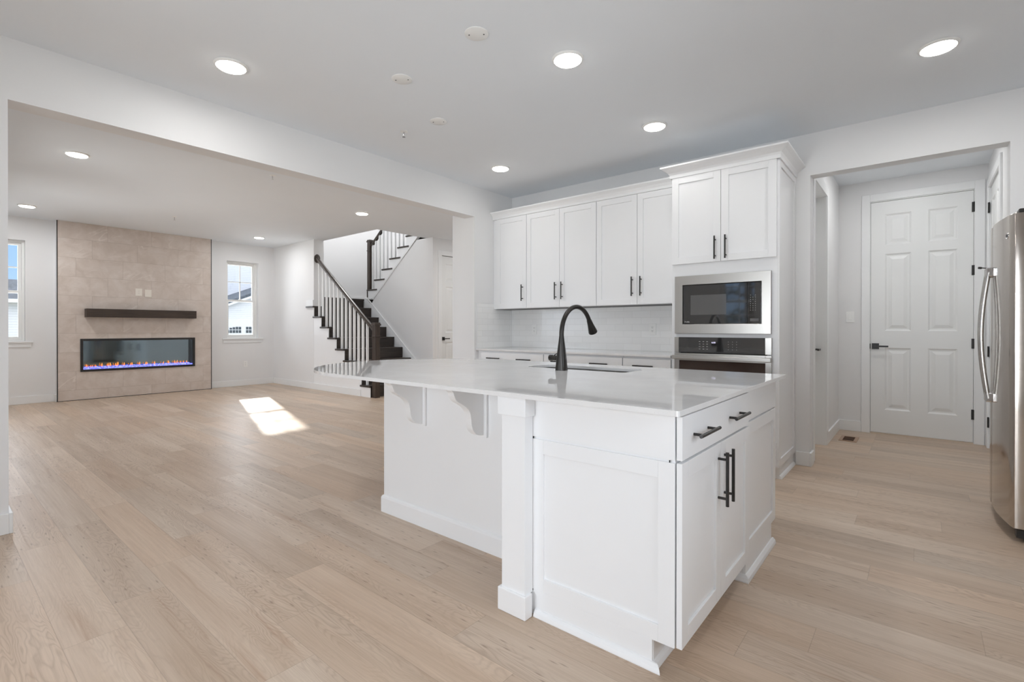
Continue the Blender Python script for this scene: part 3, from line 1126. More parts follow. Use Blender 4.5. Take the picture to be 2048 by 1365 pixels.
_t.l.new(_t.ramp(_dots, [(0.4, rgb(84, 84, 84)), (0.6, rgb(104, 104, 104))]), _b.inputs['Base Color'])
mb.build("door_window", WIN, dr)
mb = MB(); mb.M = frame('-Y', (0, TYF, 0))
mb.box(-1.029, gx1 - .003, -.011, .018, gz0 + .003, gz1 - .003)
cp = mb.build("control_panel", BLKGLASS, mw, .003)
mb = MB(); mb.M = frame('-Y', (0, TYF - .018, 0))
for r_ in range(8):
    for c_ in range(3):
        if r_ in (0, 3) and c_ == 1:
            continue
        u = -1.006 + c_ * .017
        v = 1.408 - r_ * .0165
        mb.box(u - .0022, u + .0022, 0, .0006, v - .0012, v + .0012)
mb.build("key_icons", ICON, cp)
mb = MB(); mb.M = frame('-Y', (0, TYF - .018, 0))
mb.box(-1.010, -.948, 0, .002, 1.205, 1.228)
mb.build("open_button", GRAYP, cp, .0008)
text_mesh("Profile", .016, frame('-Y', (-1.518, TYF - .0185, 1.200)), "maker_mark", ICON, dr)

# ---- wall oven
ov = root("wall_oven", "stainless wall oven with a black glass control panel", "oven", (-1.23, 4.1, .32))
mb = MB(); mb.box(-1.56, -.904, TYF + .004, TYF + .55, .31, 1.05); mb.build("oven_body", GAP, ov)
MOv = frame('-Y', (0, TYF - .001, 0))
mb = MB(); mb.M = MOv
mb.box(-1.602, -1.566, 0, .022, .950, 1.078)
mb.build("trim_strip", STEEL, ov, .0015)
mb = MB(); mb.M = MOv
mb.box(-.902, -.858, 0, .022, .950, 1.078)
mb.build("trim_strip", STEEL, ov, .0015)
mb = MB(); mb.M = MOv
mb.box(-1.565, -.903, 0, .020, .950, 1.078)
cp = mb.build("control_panel", BLKGLASS, ov, .0015)
for (u0, nc, dx) in ((-1.392, 3, .030), (-1.168, 3, .031)):
    for c_ in range(nc):
        mb = MB(); mb.M = frame('-Y', (0, TYF - .021, 0))
        for r_ in range(4):
            u = u0 + c_ * dx
            v = 1.043 - r_ * .0205
            ww = .006 if u0 < -1.3 else .002
            mb.box(u - ww, u + ww, 0, .0006, v - .0012, v + .0012)
        mb.build("key_icons", ICON, cp)
text_mesh("6:00", .018, frame('-Y', (-1.297, TYF - .0215, 1.030)), "clock_display", DISPLAY, cp)
mb = MB(); mb.M = MOv
mb.box(-1.602, -1.560, 0, .024, .33, .944); mb.box(-.900, -.858, 0, .024, .33, .944)
mb.box(-1.560, -.900, 0, .024, .33, .42); mb.box(-1.560, -.900, 0, .024, .885, .944)
od = mb.build("oven_door", STEEL, ov, .0015)
mb = MB(); mb.M = MOv
mb.box(-1.559, -.901, .002, .0225, .42, .885)
mb.build("door_glass", BROWNGLASS, od)
mb = MB(); mb.M = MOv
mb.box(-1.606, -.853, .052, .072, .896, .928)
mb.box(-1.59, -1.56, .024, .052, .90, .924); mb.box(-.90, -.87, .024, .052, .90, .924)
mb.build("handle", STEEL, od, .004)

# ---- base cabinets along the back wall
BYF = 4.142
BZ = .899


def base_unit(x0, x1, seams, pulls, label):
    r = root("base_cabinet", label, "cabinet", ((x0 + x1) / 2, 4.44, 0), "white base cabinets under the back counter")
    mb = MB()
    mb.box(x0, x1, BYF, YK - .002, .10, BZ - .003)
    mb.box(x0, x1, BYF + .075, YK - .002, 0, .10)
    mb.build("cabinet_body", CAB, r, .001)
    M = frame('-Y', (0, BYF, 0))
    a0, a1 = seams[0], seams[-1]
    for (a, b_) in zip(seams, seams[1:]):
        cab_door(M, a + G, b_ - G, .108, .715, r, (b_ - .045) if a == a0 else (a + .045), .6)
    slab_drawer(M, a0 + G, a1 - G, .722, .880, r, pulls, .19, dv=.016)
    return r


base_unit(XK + .002, -2.987, [-3.868, -3.428, -2.989], (-3.66, -3.23), "white base cabinet at the pier end of the back counter")
base_unit(-2.984, -2.096, [-2.982, -2.54, -2.098], (-2.78, -2.33), "white base cabinet behind the faucet under the back counter")
base_unit(-2.093, -1.640, [-2.091, -1.642], (-1.887,), "narrow white base cabinet beside the wall oven")
mb = MB()
mb.box(XK + .001, -1.638, 4.10, YK - .001, BZ, .919)
tag(mb.build("back_countertop", QUARTZ, None, .002), "white quartz countertop along the tiled back wall", "countertop")
sbox("wall_backsplash", SUBX, (XK + .009, -1.636, YK - .008, YK - .0005, .9195, UZ0 - .0005))
sbox("wall_backsplash_side", SUBY, (XK + .0005, XK + .008, 4.115, YK - .009, .9195, UZ0 + .06), (XK + .0005, XK + .008, 4.115, YU - .03, UZ0 + .06, UZ0 + .06))
sbox("trim_tile_edge", TRIM, (XK + .0005, XK + .010, 4.107, 4.1145, .9195, UZ0 + .06))

# ------------------------------------------------------------------ island
IZ = .8735
ict_pts = []
R_ = .797
X0i, X1i, Y0i, Y1i = -3.38, -.576, 1.512, 3.11


def arc(cx, cy, r, a0, a1, n):
    return [(cx + r * math.cos(math.radians(a0 + (a1 - a0) * i / n)), cy + r * math.sin(math.radians(a0 + (a1 - a0) * i / n))) for i in range(n + 1)]


outer = arc(X1i - .008, Y0i + .008, .008, 270, 360, 4) + arc(X1i - .008, Y1i - .008, .008, 0, 90, 4) + arc(X0i + R_, Y1i - R_, R_, 90, 180, 28) + arc(X0i + R_, Y0i + R_, R_, 180, 270, 28)
SX0, SX1, SY0, SY1 = -2.045, -1.325, 2.625, 2.90
rr = .03
hole = arc(SX0 + rr, SY0 + rr, rr, 180, 270, 6) + arc(SX1 - rr, SY0 + rr, rr, 270, 360, 6) + arc(SX1 - rr, SY1 - rr, rr, 0, 90, 6) + arc(SX0 + rr, SY1 - rr, rr, 90, 180, 6)
mb = MB()
bm = mb.bm
edges = []
for loop in (outer, hole):
    vs_ = [bm.verts.new((p[0], p[1], IZ)) for p in loop]
    for i in range(len(vs_)):
        edges.append(bm.edges.new((vs_[i], vs_[(i + 1) % len(vs_)])))
res = bmesh.ops.triangle_fill(bm, use_beauty=True, edges=edges)
fs = [g for g in res['geom'] if isinstance(g, bmesh.types.BMFace)]
ex = bmesh.ops.extrude_face_region(bm, geom=fs)
for g in ex['geom']:
    if isinstance(g, bmesh.types.BMVert):
        g.co.z = .892
tag(mb.build("island_countertop", QUARTZ, None, .0015), "glossy white quartz island top with a rounded overhanging left end", "countertop")

# sink
sk = root("kitchen_sink", "undermount stainless sink set into the island top beside the faucet", "sink", ((SX0 + SX1) / 2, (SY0 + SY1) / 2, .68))
mb = MB()
t_ = .012
a0, a1, b0, b1 = SX0 - .004, SX1 + .004, SY0 - .004, SY1 + .10
mb.box(a0 - t_, a0, b0 - t_, b1 + t_, .68, IZ - .0005); mb.box(a1, a1 + t_, b0 - t_, b1 + t_, .68, IZ - .0005)
mb.box(a0, a1, b0 - t_, b0, .68, IZ - .0005); mb.box(a0, a1, SY1 + .004, SY1 + .016, .68, IZ - .0005)
mb.box(a0, a1, b0, SY1 + .004, .665, .68)
mb.build("sink_basin", SINKM, sk, .003)
mb = MB(); mb.lathe([(.045, 0), (.045, .004), (.03, .004), (.028, .001)], ((SX0 + SX1) / 2, 2.76, .6805), n=24)
mb.build("drain", CHROME, sk, smooth=True)

# faucet
fx, fy = -1.701, 2.536
fa = root("kitchen_faucet", "tall dark gooseneck pull-down faucet standing on the island top", "faucet", (fx, fy, .892))
mb = MB()
n8 = 4
levels = [(.892, .0335), (.896, .0335), (.95, .0292), (1.02, .0235), (1.075, .0175), (1.105, .0145)]
prev = None
for zz, rad in levels:
    k = max(0.0, min(1.0, (zz - .94) / .165))          # square foot turning into a round neck
    ring = []
    for i in range(24):
        a = 2 * math.pi * i / 24
        c, s = math.cos(a), math.sin(a)
        sq = 1.0 / max(abs(c), abs(s))
        sq = min(sq, 1.22)
        f_ = rad * (sq * (1 - k) + k)
        ang = a + math.radians(12)
        ring.append(mb.v((fx + f_ * math.cos(ang), fy + f_ * math.sin(ang), zz)))
    if prev:
        mb.bridge(prev, ring)
    else:
        mb.f(ring[::-1])
    prev = ring
mb.f(prev)
mb.build("faucet_body", FAUCET, fa, smooth=True)
cy_, cz_, rad = fy + .177, 1.112, .177
path = [(fx, fy, 1.100)] + [(fx, cy_ - rad * math.cos(math.radians(a)), cz_ + rad * math.sin(math.radians(a))) for a in range(0, 152, 6)]
mb = MB(); mb.tube(path, .0142, 18, up=(1, 0, 0))
mb.build("spout", FAUCET, fa, smooth=True)
end = Vector(path[-1])
tdir = (Vector(path[-1]) - Vector(path[-2])).normalized()
mb = MB()
mb.tube([end - tdir * .006, end + tdir * .004, end + tdir * .03, end + tdir * .088, end + tdir * .094], [.0160, .0172, .0200, .0305, .0285], 20, up=(1, 0, 0))
sp = mb.build("spray_head", FAUCET, fa, smooth=True)
nrm = Vector((0, tdir.z * -1, tdir.y)).normalized()
mb = MB()
c0 = end + tdir * .032 + nrm * .0205
mb.cyl(c0 - tdir * .009, c0 + tdir * .009, .005, 10)
mb.build("spray_button", BLACK, sp, smooth=True)
mb = MB()
mb.cyl((fx - .02, fy, .966), (fx - .066, fy, .966), .0165, 20); mb.cyl((fx - .067, fy, .966), (fx - .088, fy, .966), .0182, 20)
mb.tube([(fx - .052, fy - .004, .980), (fx - .036, fy - .012, .990), (fx - .018, fy - .02, .996)], [.0028, .003, .003], 8)
mb.build("handle", FAUCET, fa, smooth=True)

# island cabinet with drawer and two doors (faces +x)
ia = root("island_cabinet", "white island cabinet with a drawer over two doors and four black pulls", "cabinet", (-.9, 2.0, 0))
AX0, AX1, AY0, AY1 = -1.200, -.618, 1.590, 2.400
mb = MB()
mb.box(AX0, AX1, AY0 + .001, AY1, .10, IZ - .0005)
mb.box(AX0, -.692, AY0 + .001, AY1, 0, .10)
mb.build("cabinet_body", CAB, ia, .001)
mb = MB(); mb.M = frame('-Y', (0, AY0, 0))
mb.box(-1.205, -.617, -.004, .007, .716, IZ - .001)
shaker(mb, -1.205, -.617, .098, .707, -.004, .011, .057, .009)
mb.box(-1.205, -.694, -.004, .007, 0, .098)
mb.build("end_panel", CAB, ia, .001)
for xx, zz in ((-1.199, .7115), (-.634, .7115), (-1.199, .098)):
    mb = MB()
    mb.box(xx - .002, xx + .002, AY0 - .0078, AY0 - .0065, zz - .004, zz + .004)
    mb.build("bolt_hole", GAP, ia)
mb = MB()
prof = [(0, 0), (.017, 0), (.017, .004), (.013, .016), (.005, .025), (0, .026)]
mb.prism(prof, lambda p, s: (-1.185 + s * (.5085 + (p[0] - .0)) if s else -1.185, AY0 - .007 - p[0], p[1]))
mb.prism(prof, lambda p, s: (-.6935 + p[0], (AY0 - .007 - p[0]) if s == 0 else AY1 - .012, p[1]))
mb.build("shoe_moulding", CAB, ia)
MA = frame('+X', (AX1 + .0025, 0, 0))
slab_drawer(MA, AY0 - .004, AY1 - .002, .717, .861, ia, (1.765, 2.175), .20)
cab_door(MA, AY0 - .004, 1.9945, .101, .708, ia, 1.958, .577, .205)
cab_door(MA, 1.9975, AY1 - .002, .101, .708, ia, 2.034, .577, .205)

# sink-side cabinets (face the kitchen wall, +y); only their end panel faces the camera
ib = root("island_sink_cabinet", "white island cabinet end with a panelled side, beyond the drawer and doors", "cabinet", (-1.6, 2.7, 0))
BX1 = -.606
mb = MB()
mb.box(-2.585, BX1 - .014, AY1 + .002, 2.62 - .02, .10, IZ - .0005)
mb.box(-2.585, -2.08, 2.60, 2.972, .10, IZ - .0005); mb.box(-1.29, BX1 - .014, 2.60, 2.972, .10, IZ - .0005)
mb.box(-2.08, -1.29, 2.955, 2.972, .10, IZ - .0005); mb.box(-2.08, -1.29, 2.60, 2.955, .10, .64)
mb.box(-2.585, BX1 - .014, AY1 + .002, 2.90, 0, .10)
mb.build("cabinet_body", CAB, ib)
mb = MB(); mb.M = frame('+X', (BX1 - .0135, 0, 0))
mb.box(AY1 + .002, 2.992, 0, .0135, .726, IZ - .001)
shaker(mb, AY1 + .002, 2.992, .112, .716, 0, .0135, .057, .008)
mb.box(AY1 + .002, 2.905, 0, .012, 0, .112)
mb.build("end_panel", CAB, ib, .001)
mb = MB()
prof = [(0, 0), (.018, 0), (.019, .006), (.016, .02), (.006, .031), (0, .032)]
mb.prism(prof, lambda p, s: (BX1 - .0015 + p[0], (AY1 + .0 - p[0]) if s == 0 else 2.925, p[1]))
mb.prism(prof, lambda p, s: ((BX1 - .0015 + p[0]) if s == 0 else -.672, AY1 + .001 - p[0], p[1]))
mb.build("shoe_moulding", CAB, ib, smooth=False)
MBk = frame('+Y', (0, 2.9725, 0))
for (a, b_) in ((.60, 1.13), (1.13, 1.68), (1.68, 2.23), (2.23, 2.585)):
    cab_door(MBk, a + .002 if a > .61 else .608, b_ - .002, .108, .715, ib, b_ - .05, .62)
    slab_drawer(MBk, a + .002 if a > .61 else .608, b_ - .002, .722, .862, ib, ((a + b_) / 2,))

# corner post of the island
po = root("island_post", "square white island post with a cap and plinth at the near corner", "post", (-1.259, 1.59, 0))
PX0, PX1, PY0, PY1 = -1.331, -1.1875, 1.517, 1.66
PXR = -1.209
mb = MB()
mb.box(PX0 + .014, PX1 - .011, PY0 + .011, 1.5815, .09, .80); mb.box(PX0 + .014, PXR, 1.5815, PY1, .09, .80)
mb.build("post_shaft", CAB, po, .0012)
mb = MB()
mb.box(PX0, PX1, PY0, 1.565, 0, .094); mb.box(PX0, PXR, 1.565, PY1 + .01, 0, .094)
mb.build("post_base", CAB, po, .004)
mb = MB()
mb.box(PX0, PX1, PY0, 1.5815, .80, IZ - .0005); mb.box(PX0, PXR, 1.5815, PY1 + .01, .80, IZ - .0005)
mb.build("post_cap", CAB, po, .0015)

# back panel of the island with its baseboard
bp_ = root("island_back_panel", "plain white island back panel with a baseboard under the overhang", "panel", (-1.9, 2.1, 0))
mb = MB(); mb.box(-2.593, AX0 - .008, 1.874, AY1 - .002, 0, IZ - .0005)
mb.build("panel", CAB, bp_, .001)
mb = MB()
prof = [(0, 0), (.013, 0), (.013, .088), (.010, .098), (.004, .104), (0, .105)]
mb.prism(prof, lambda p, s: (-2.593 - p[0] if s == 0 else AX0 - .009, 1.874 - p[0], p[1]))
mb.prism(prof, lambda p, s: (-2.593 - p[0], 1.874 - p[0] if s == 0 else 2.39, p[1]))
mb.build("baseboard", CAB, bp_)

# corbels under the overhang


def corbel(xc, label):
    r = root("corbel", label, "corbel", (xc, 1.874, .59), "corbels under the island overhang")
    mb = MB()
    # profile in (distance from panel, height)
    ctl = [(.243, .850), (.229, .838), (.222, .820), (.205, .796), (.172, .777), (.144, .760), (.119, .735), (.108, .702), (.104, .667), (.092, .636), (.066, .613), (.040, .603), (.016, .601)]
    pts = [(.016, IZ - .001), (.243, IZ - .001)]
    for i in range(len(ctl) - 1):                       # smooth curve through the control points
        p0, p1, p2, p3 = ctl[max(i - 1, 0)], ctl[i], ctl[i + 1], ctl[min(i + 2, len(ctl) - 1)]
        for k in range(4):
            u = k / 4
            pts.append(tuple(.5 * ((2 * p1[j]) + (p2[j] - p0[j]) * u + (2 * p0[j] - 5 * p1[j] + 4 * p2[j] - p3[j]) * u * u + (3 * p1[j] - p0[j] - 3 * p2[j] + p3[j]) * u ** 3) for j in (0, 1)))
    pts.append(ctl[-1])
    mb.prism(pts, lambda p, s: (xc - .022 + s * .044, 1.874 - p[0], p[1]))
    mb.build("scroll_bracket", CAB, r, .002)
    mb = MB(); mb.box(xc - .040, xc + .040, 1.858, 1.8735, .588, IZ - .001)
    mb.build("back_plate", CAB, r, .002)
    return r


corbel(-2.225, "white curved corbel nearer the left edge of the island panel")
corbel(-1.747, "white curved corbel nearer the island's square post")

# ------------------------------------------------------------------ refrigerator
fr = root("refrigerator", "tall stainless refrigerator with curved doors at the right edge", "refrigerator", (.75, 4.215, 0))
FRY0, FRY1, XA, XE = 3.760, 4.670, .341, .388
Rf = (.455 ** 2 + (XE - XA) ** 2) / (2 * (XE - XA))


def fridge_x(y):
    d = y - 4.215
    return XA + Rf - math.sqrt(Rf * Rf - d * d)


def fridge_door(y0, y1):
    pts = []
    n = 14
    e = .016
    for i in range(n + 1):
        y = y0 + (y1 - y0) * i / n
        x = fridge_x(y)
        if i == 0:
            pts += [(x + e + .004, y), (x + .006, y + .003)]
        elif i == n:
            pts += [(x + .006, y - .003), (x + e + .004, y)]
        else:
            pts.append((x, y))
    pts += [(.47, y1), (.47, y0)]
    mb = MB()
    mb.prism(pts, lambda p, s: (p[0], p[1], .075 + s * (1.772 - .075)))
    d = mb.build("door", FRIDGE, fr, .002, smooth=True)
    return d


dn = fridge_door(FRY0, 4.213)
df = fridge_door(4.217, FRY1)
for d, yy in ((dn, 4.170), (df, 4.262)):
    xb = fridge_x(yy)
    mb = MB()
    pts, rad = [], []
    for i in range(25):
        s = i / 24
        zz = .725 + s * .77
        bow = math.sin(math.pi * s) * .032 + .018
        pts.append((xb - bow, yy, zz)); rad.append(.0115)
    mb.tube(pts, rad, 14, up=(0, 1, 0))
    hd = mb.build("handle", HANDLE, d, smooth=True)
    for zz in (.703, 1.466):
        mb = MB()
        mb.box(xb - .031, xb + .004, yy - .011, yy + .011, zz, zz + .056)
        mb.build("handle_end_cap", CHROME, hd, .006)
mb = MB(); mb.box(.472, 1.16, FRY0 + .006, FRY1 - .006, .05, 1.755)
mb.build("refrigerator_case", FRIDGE_SIDE, fr, .006)
mb = MB()
pts = [(fridge_x(y) + .075, y) for y in [FRY0 + .012 + (FRY1 - FRY0 - .024) * i / 16 for i in range(17)]] + [(.60, FRY1 - .012), (.60, FRY0 + .012)]
mb.prism(pts, lambda p, s: (p[0], p[1], .020 + s * .050))
mb.build("base_grille", BLACK, fr, .003)
for yy in (FRY0 + .05, FRY1 - .05):
    mb = MB(); mb.lathe([(.022, 0), (.024, .004), (.024, .012), (.012, .014), (.012, .05)], (.46, yy, 0), n=20)
    mb.box(.405, .53, yy - .030, yy + .030, .022, .066)
    mb.build("foot", BLACK, fr, smooth=True)
    mb = MB(); mb.box(.408, .52, yy - .045, yy + .03, 1.773, 1.795); mb.build("hinge_cover", BLACK, fr, .006)
mb = MB()
yy = 3.845
nx = Vector((-1, (yy - 4.215) / Rf, 0)).normalized()
c0 = Vector((fridge_x(yy), yy, 1.663))
mb.lathe([(.019, -.001), (.019, .0015), (.0165, .002), (.0165, .001), (.001, .001)], c0, nx, 28)
bd = mb.build("round_badge", CHROME, dn, smooth=True)
mb = MB()
tt = Vector((0, 0, 1)).cross(nx).normalized()
for sgn in (-1, 1):
    pth = []
    for i in range(14):
        a = math.radians(-60 + i * 24)
        pth.append(c0 + nx * .002 + tt * (sgn * .005 + .0045 * math.cos(a) * sgn) + Vector((0, 0, .008 * math.sin(a))))
    mb.tube(pth, .0008, 6)
mb.build("badge_monogram", GRAYP, bd)

# ------------------------------------------------------------------ fireplace
fs_ = root("fireplace_surround", "floor-to-ceiling beige stone tile surround around the electric fireplace", "fireplace surround", (-10.33, 2.48, 0))
mb = MB()
a, b_ = -10.3345, -10.32
mb.box(a, b_, FY0, FI[0], 0, CL - .001); mb.box(a, b_, FI[1], FY1, 0, CL - .001)
mb.box(a, b_, FI[0], FI[1], 0, FI[2]); mb.box(a, b_, FI[0], FI[1], FI[3], CL - .001)
bmesh.ops.remove_doubles(mb.bm, verts=mb.bm.verts[:], dist=1e-5)
mb.build("tile_face", STONE, fs_)
for yy in (FY0 - .011, FY1):
    mb = MB(); mb.box(-10.3345, -10.317, yy, yy + .011, 0, CL - .001)
    mb.build("edge_strip", BLACK, fs_)
mb = MB(); mb.box(-10.3195, -10.317, FY0, FY1, 0, .008); mb.build("floor_joint", GAP, fs_)

ef = root("electric_fireplace", "wide black electric fireplace with orange flames over blue crystals", "fireplace", (-10.33, 2.478, FI[2]))
mb = MB()
fb = .035
mb.box(-10.44, -10.305, FI[0], FI[0] + fb, FI[2], FI[3]); mb.box(-10.44, -10.305, FI[1] - fb, FI[1], FI[2], FI[3])
mb.box(-10.44, -10.305, FI[0] + fb, FI[1] - fb, FI[2], FI[2] + fb); mb.box(-10.44, -10.305, FI[0] + fb, FI[1] - fb, FI[3] - fb, FI[3])
mb.build("frame", noisy("black_metal_frame", rgb(34, 32, 31), 0.4, var=0.05, scale=20), ef, .002)
MIRROR, _t, _b = new_mat("fireplace_mirror_back", rgb(165, 176, 180), 0.05, 1.0)
_n = _t.noise(_t.xyz(*_t.pos()), 2.0, 1.0)
_t.l.new(_t.ramp(_n, [(0.3, rgb(160, 172, 176)), (0.7, rgb(168, 180, 184))]), _b.inputs['Base Color'])
mb = MB(); mb.box(-10.439, -10.430, FI[0] + fb, FI[1] - fb, FI[2] + fb, FI[3] - fb)
mb.build("mirror_back", MIRROR, ef)
mb = MB(); mb.box(-10.322, -10.318, FI[0] + fb, FI[1] - fb, FI[2] + fb, FI[3] - fb)
mb.build("glass_front", FIREGLASS, ef)
CRYS = emissive("blue_crystals", (0.10, 0.13, 1.0, 1), 1.1)
_ct = NT(CRYS)
_cn = _ct.noise(_ct.xyz(*_ct.pos()), 55.0, 1.0)
_ct.l.new(_ct.ramp(_cn, [(0.40, (0.06, 0.06, 0.95, 1)), (0.62, (0.55, 0.58, 1.0, 1))]), CRYS.node_tree.nodes['Principled BSDF'].inputs['Emission Color'])
CRYS.node_tree.nodes['Principled BSDF'].inputs['Base Color'].default_value = rgb(150, 150, 240)
mb = MB()
mb.box(-10.428, -10.325, FI[0] + fb + .002, FI[1] - fb - .002, FI[2] + fb + .001, FI[2] + fb + .02)
rnd = random.Random(5)
for i in range(230):
    c = Vector((rnd.uniform(-10.42, -10.332), rnd.uniform(FI[0] + fb + .02, FI[1] - fb - .02), FI[2] + fb + .02 + rnd.uniform(0, .014)))
    r_ = rnd.uniform(.009, .019)
    vs8 = []
    ax_ = Vector((rnd.uniform(-1, 1), rnd.uniform(-1, 1), rnd.uniform(-1, 1))).normalized()
    e1 = ax_.orthogonal().normalized(); e2 = ax_.cross(e1)
    top, bot = mb.v(c + ax_ * r_), mb.v(c - ax_ * r_)
    rg = [mb.v(c + (e1 * math.cos(k * math.pi / 2) + e2 * math.sin(k * math.pi / 2)) * r_ * .8) for k in range(4)]
    for k in range(4):
        mb.f([top, rg[k], rg[(k + 1) % 4]]); mb.f([bot, rg[(k + 1) % 4], rg[k]])
mb.build("crystal_bed", CRYS, ef, kind='stuff')
FLM = bpy.data.materials.new("orange_flame")
FLM.use_nodes = True
t = NT(FLM)
_b = t.n['Principled BSDF']
_b.inputs['Base Color'].default_value = rgb(255, 140, 40)
x_, y_, z_ = t.pos()
hgt = t.maprange(t.math('ADD', z_, t.math('MULTIPLY', t.noise(t.xyz(x_, y_, z_), 30.0, 2.0), .03)), FI[2] + fb + .045, FI[2] + fb + .11, 0, 1)
t.l.new(t.ramp(hgt, [(0.0, (0.9, 0.12, 0.35, 1)), (0.3, (1.0, 0.22, 0.03, 1)), (1.0, (1.0, 0.42, 0.10, 1))]), _b.inputs['Emission Color'])
_b.inputs['Emission Strength'].default_value = 1.25
for i, fyv in enumerate((1.76, 1.80, 1.835, 1.875, 1.945, 2.03, 2.065, 2.13, 2.16, 2.245, 2.335, 2.36, 2.455, 2.545, 2.575, 2.675, 2.80, 2.895, 2.985, 3.01, 3.075, 3.12, 3.165)):
    s = .72 * (.9, .6, .6, .7, 1.1, .9, 1.1, .9, 1.2, 1.0, .7, .9, 1.0, .8, .9, 1.0, .8, 1.0, .9, 1.0, .7, .7, .8)[i]
    mb = MB()
    zb = FI[2] + fb + .030
    mb.lathe([(.005 * s, 0), (.013 * s, .012 * s), (.015 * s, .026 * s), (.011 * s, .045 * s), (.005 * s, .064 * s), (.0008, .080 * s)], (-10.375 + .02 * math.sin(i * 2.1), fyv, zb + .004), (0.0, .18 * math.sin(i * 1.7), 1), 10)
    mb.build("flame", FLM, ef, smooth=True)

mb = MB(); mb.box(-10.3195, -10.168, 1.724, 3.266, 1.327, 1.462)
tag(mb.build("mantel_shelf", MANTEL, None, .004), "dark brown floating wood mantel shelf on the tiled fireplace", "shelf")

# ------------------------------------------------------------------ outlets and switch


def outlet(M, label, name="wall_outlet", mat=PLASTIC, loc=(0, 0, 0), kind='duplex', w=.074, h=.118, group=None, ears=GRAYP):
    r = root(name, label, {"wall_outlet": "outlet", "light_switch": "switch"}[name], loc, group)
    mb = MB(); mb.M = M
    mb.box(-w / 2, w / 2, .0003, .006, -h / 2, h / 2)
    mb.build("cover_plate", mat, r, .002)
    mb = MB(); mb.M = M
    if kind == 'duplex':
        mb.box(-.017, .017, .006, .008, -.034, .034)
        face = mb.build("receptacle", mat, r, .001)
        mb = MB(); mb.M = M
        for s in (-1, 1):
            for uu in (-.0065, .0065):
                mb.box(uu - .0013, uu + .0013, .008, .0084, s * .018 - .001, s * .018 + .008)
            mb.cyl((0, .008, s * .018 - .008), (0, .0084, s * .018 - .008), .0026, 8)
        mb.build("slot", ears, face)
    elif kind == 'blank':
        mb.box(-.017, .017, .006, .0075, -.034, .034)
        mb.build("media_insert", mat, r, .001)
    else:
        mb.box(-.017, .017, .006, .009, -.034, .034)
        mb.build("rocker", mat, r, .002)
    return r


outlet(frame('-Y', (-3.569, YK - .0085, 1.135)), "white outlet on the backsplash left of the faucet", loc=(-3.569, YK - .0085, 1.076), group="backsplash outlets")
outlet(frame('-Y', (-2.078, YK - .0085, 1.142)), "white outlet on the backsplash near the oven cabinet", loc=(-2.078, YK - .0085, 1.083), group="backsplash outlets")
outlet(frame('+X', (-10.3195, 2.438, 1.765)), "left ivory outlet plate on the stone tile above the mantel", mat=IVORY, loc=(-10.3195, 2.438, 1.70), w=.095, h=.126, group="plates above the mantel", ears=noisy("tan_slots", rgb(150, 150, 150), 0.5))
outlet(frame('+X', (-10.3195, 2.572, 1.754)), "right ivory cover plate without slots above the mantel", mat=IVORY, loc=(-10.3195, 2.572, 1.69), w=.095, h=.126, kind='blank', group="plates above the mantel")
outlet(frame('+X', (XF, 4.222, .433)), "white outlet low on the wall below the right window", loc=(XF, 4.222, .374))
outlet(frame('-Y', (-.604, HY, 1.281)), "white rocker light switch left of the six-panel door", "light_switch", loc=(-.604, HY, 1.222), kind='rocker', w=.078, h=.122)

# ------------------------------------------------------------------ ceiling fixtures


def can_light(x, y, z, label, power):
    r = root("recessed_light", label, "ceiling light", (x, y, z), "round recessed ceiling lights")
    mb = MB(); mb.lathe([(.076, -.0005), (.100, -.0005), (.100, -.004), (.094, -.009), (.079, -.013), (.076, -.013)], (x, y, z), n=48)
    # hollow centre: rebuild as an annulus
    mb.bm.clear()
    prof = [(.081, -.001), (.096, -.001), (.096, -.004), (.092, -.009), (.083, -.013), (.081, -.011)]
    rings = [mb.ring((x, y, z + h_), (0, 0, 1), rr_, 48) for rr_, h_ in prof]
    for i in range(len(rings)):
        mb.bridge(rings[i], rings[(i + 1) % len(rings)])
    mb.build("trim_ring", PLASTIC, r, smooth=True)
    mb = MB(); mb.lathe([(.0805, -.002), (.0805, -.014), (.076, -.018), (.03, -.0195), (.0005, -.020)], (x, y, z), n=40)
    mb.build("lens", LENS, r, smooth=True)
    area_light("lamp_glow", (x, y, z - .024), (0, 0, -1), .14, .14, power, LAMP if z == CK else LAMP_L, 'DISK')
    return r


PK, PB, PL = 9.5, 1.1, 11.0
can_light(-3.284, 1.245, CK, "lit recessed ceiling light at upper left, nearest the opening", 4.5)
can_light(-1.637, 2.505, CK, "lit recessed ceiling light above the island sink", 5.5)
can_light(.079, 3.750, CK, "lit recessed ceiling light at upper right, in front of the hall", 8.5)
can_light(-1.640, 3.773, CK, "lit recessed ceiling light in front of the oven cabinet", PB)
can_light(-3.273, 3.773, CK, "lit recessed ceiling light near the corner wall cabinet", PB)
can_light(-6.263, .994, CL, "lit recessed light in the living room, nearest the left pier", PL)
can_light(-9.435, .975, CL, "lit recessed light in the living room by the left window", PL)
can_light(-9.409, 4.044, CL, "lit recessed light in the living room by the right window", 7.0)
can_light(-6.268, 4.148, CL, "lit recessed light in the living room in front of the stairs", 4.0)
# light of the hall and of the upper stairwell (their fixtures are out of view)
area_light("lamp_glow_hall", (-.1, 5.8, CK - .02), (0, 0, -1), .14, .14, 6.4, LAMP, 'DISK')
area_light("lamp_glow_stairwell", (-8.6, 6.0, 5.36), (0, 0, -1), .5, .5, 52, LAMP, 'DISK')
area_light("lamp_glow_side_hall", (-5.5, 6.6, CL - .02), (0, 0, -1), .14, .14, 14, LAMP, 'DISK')


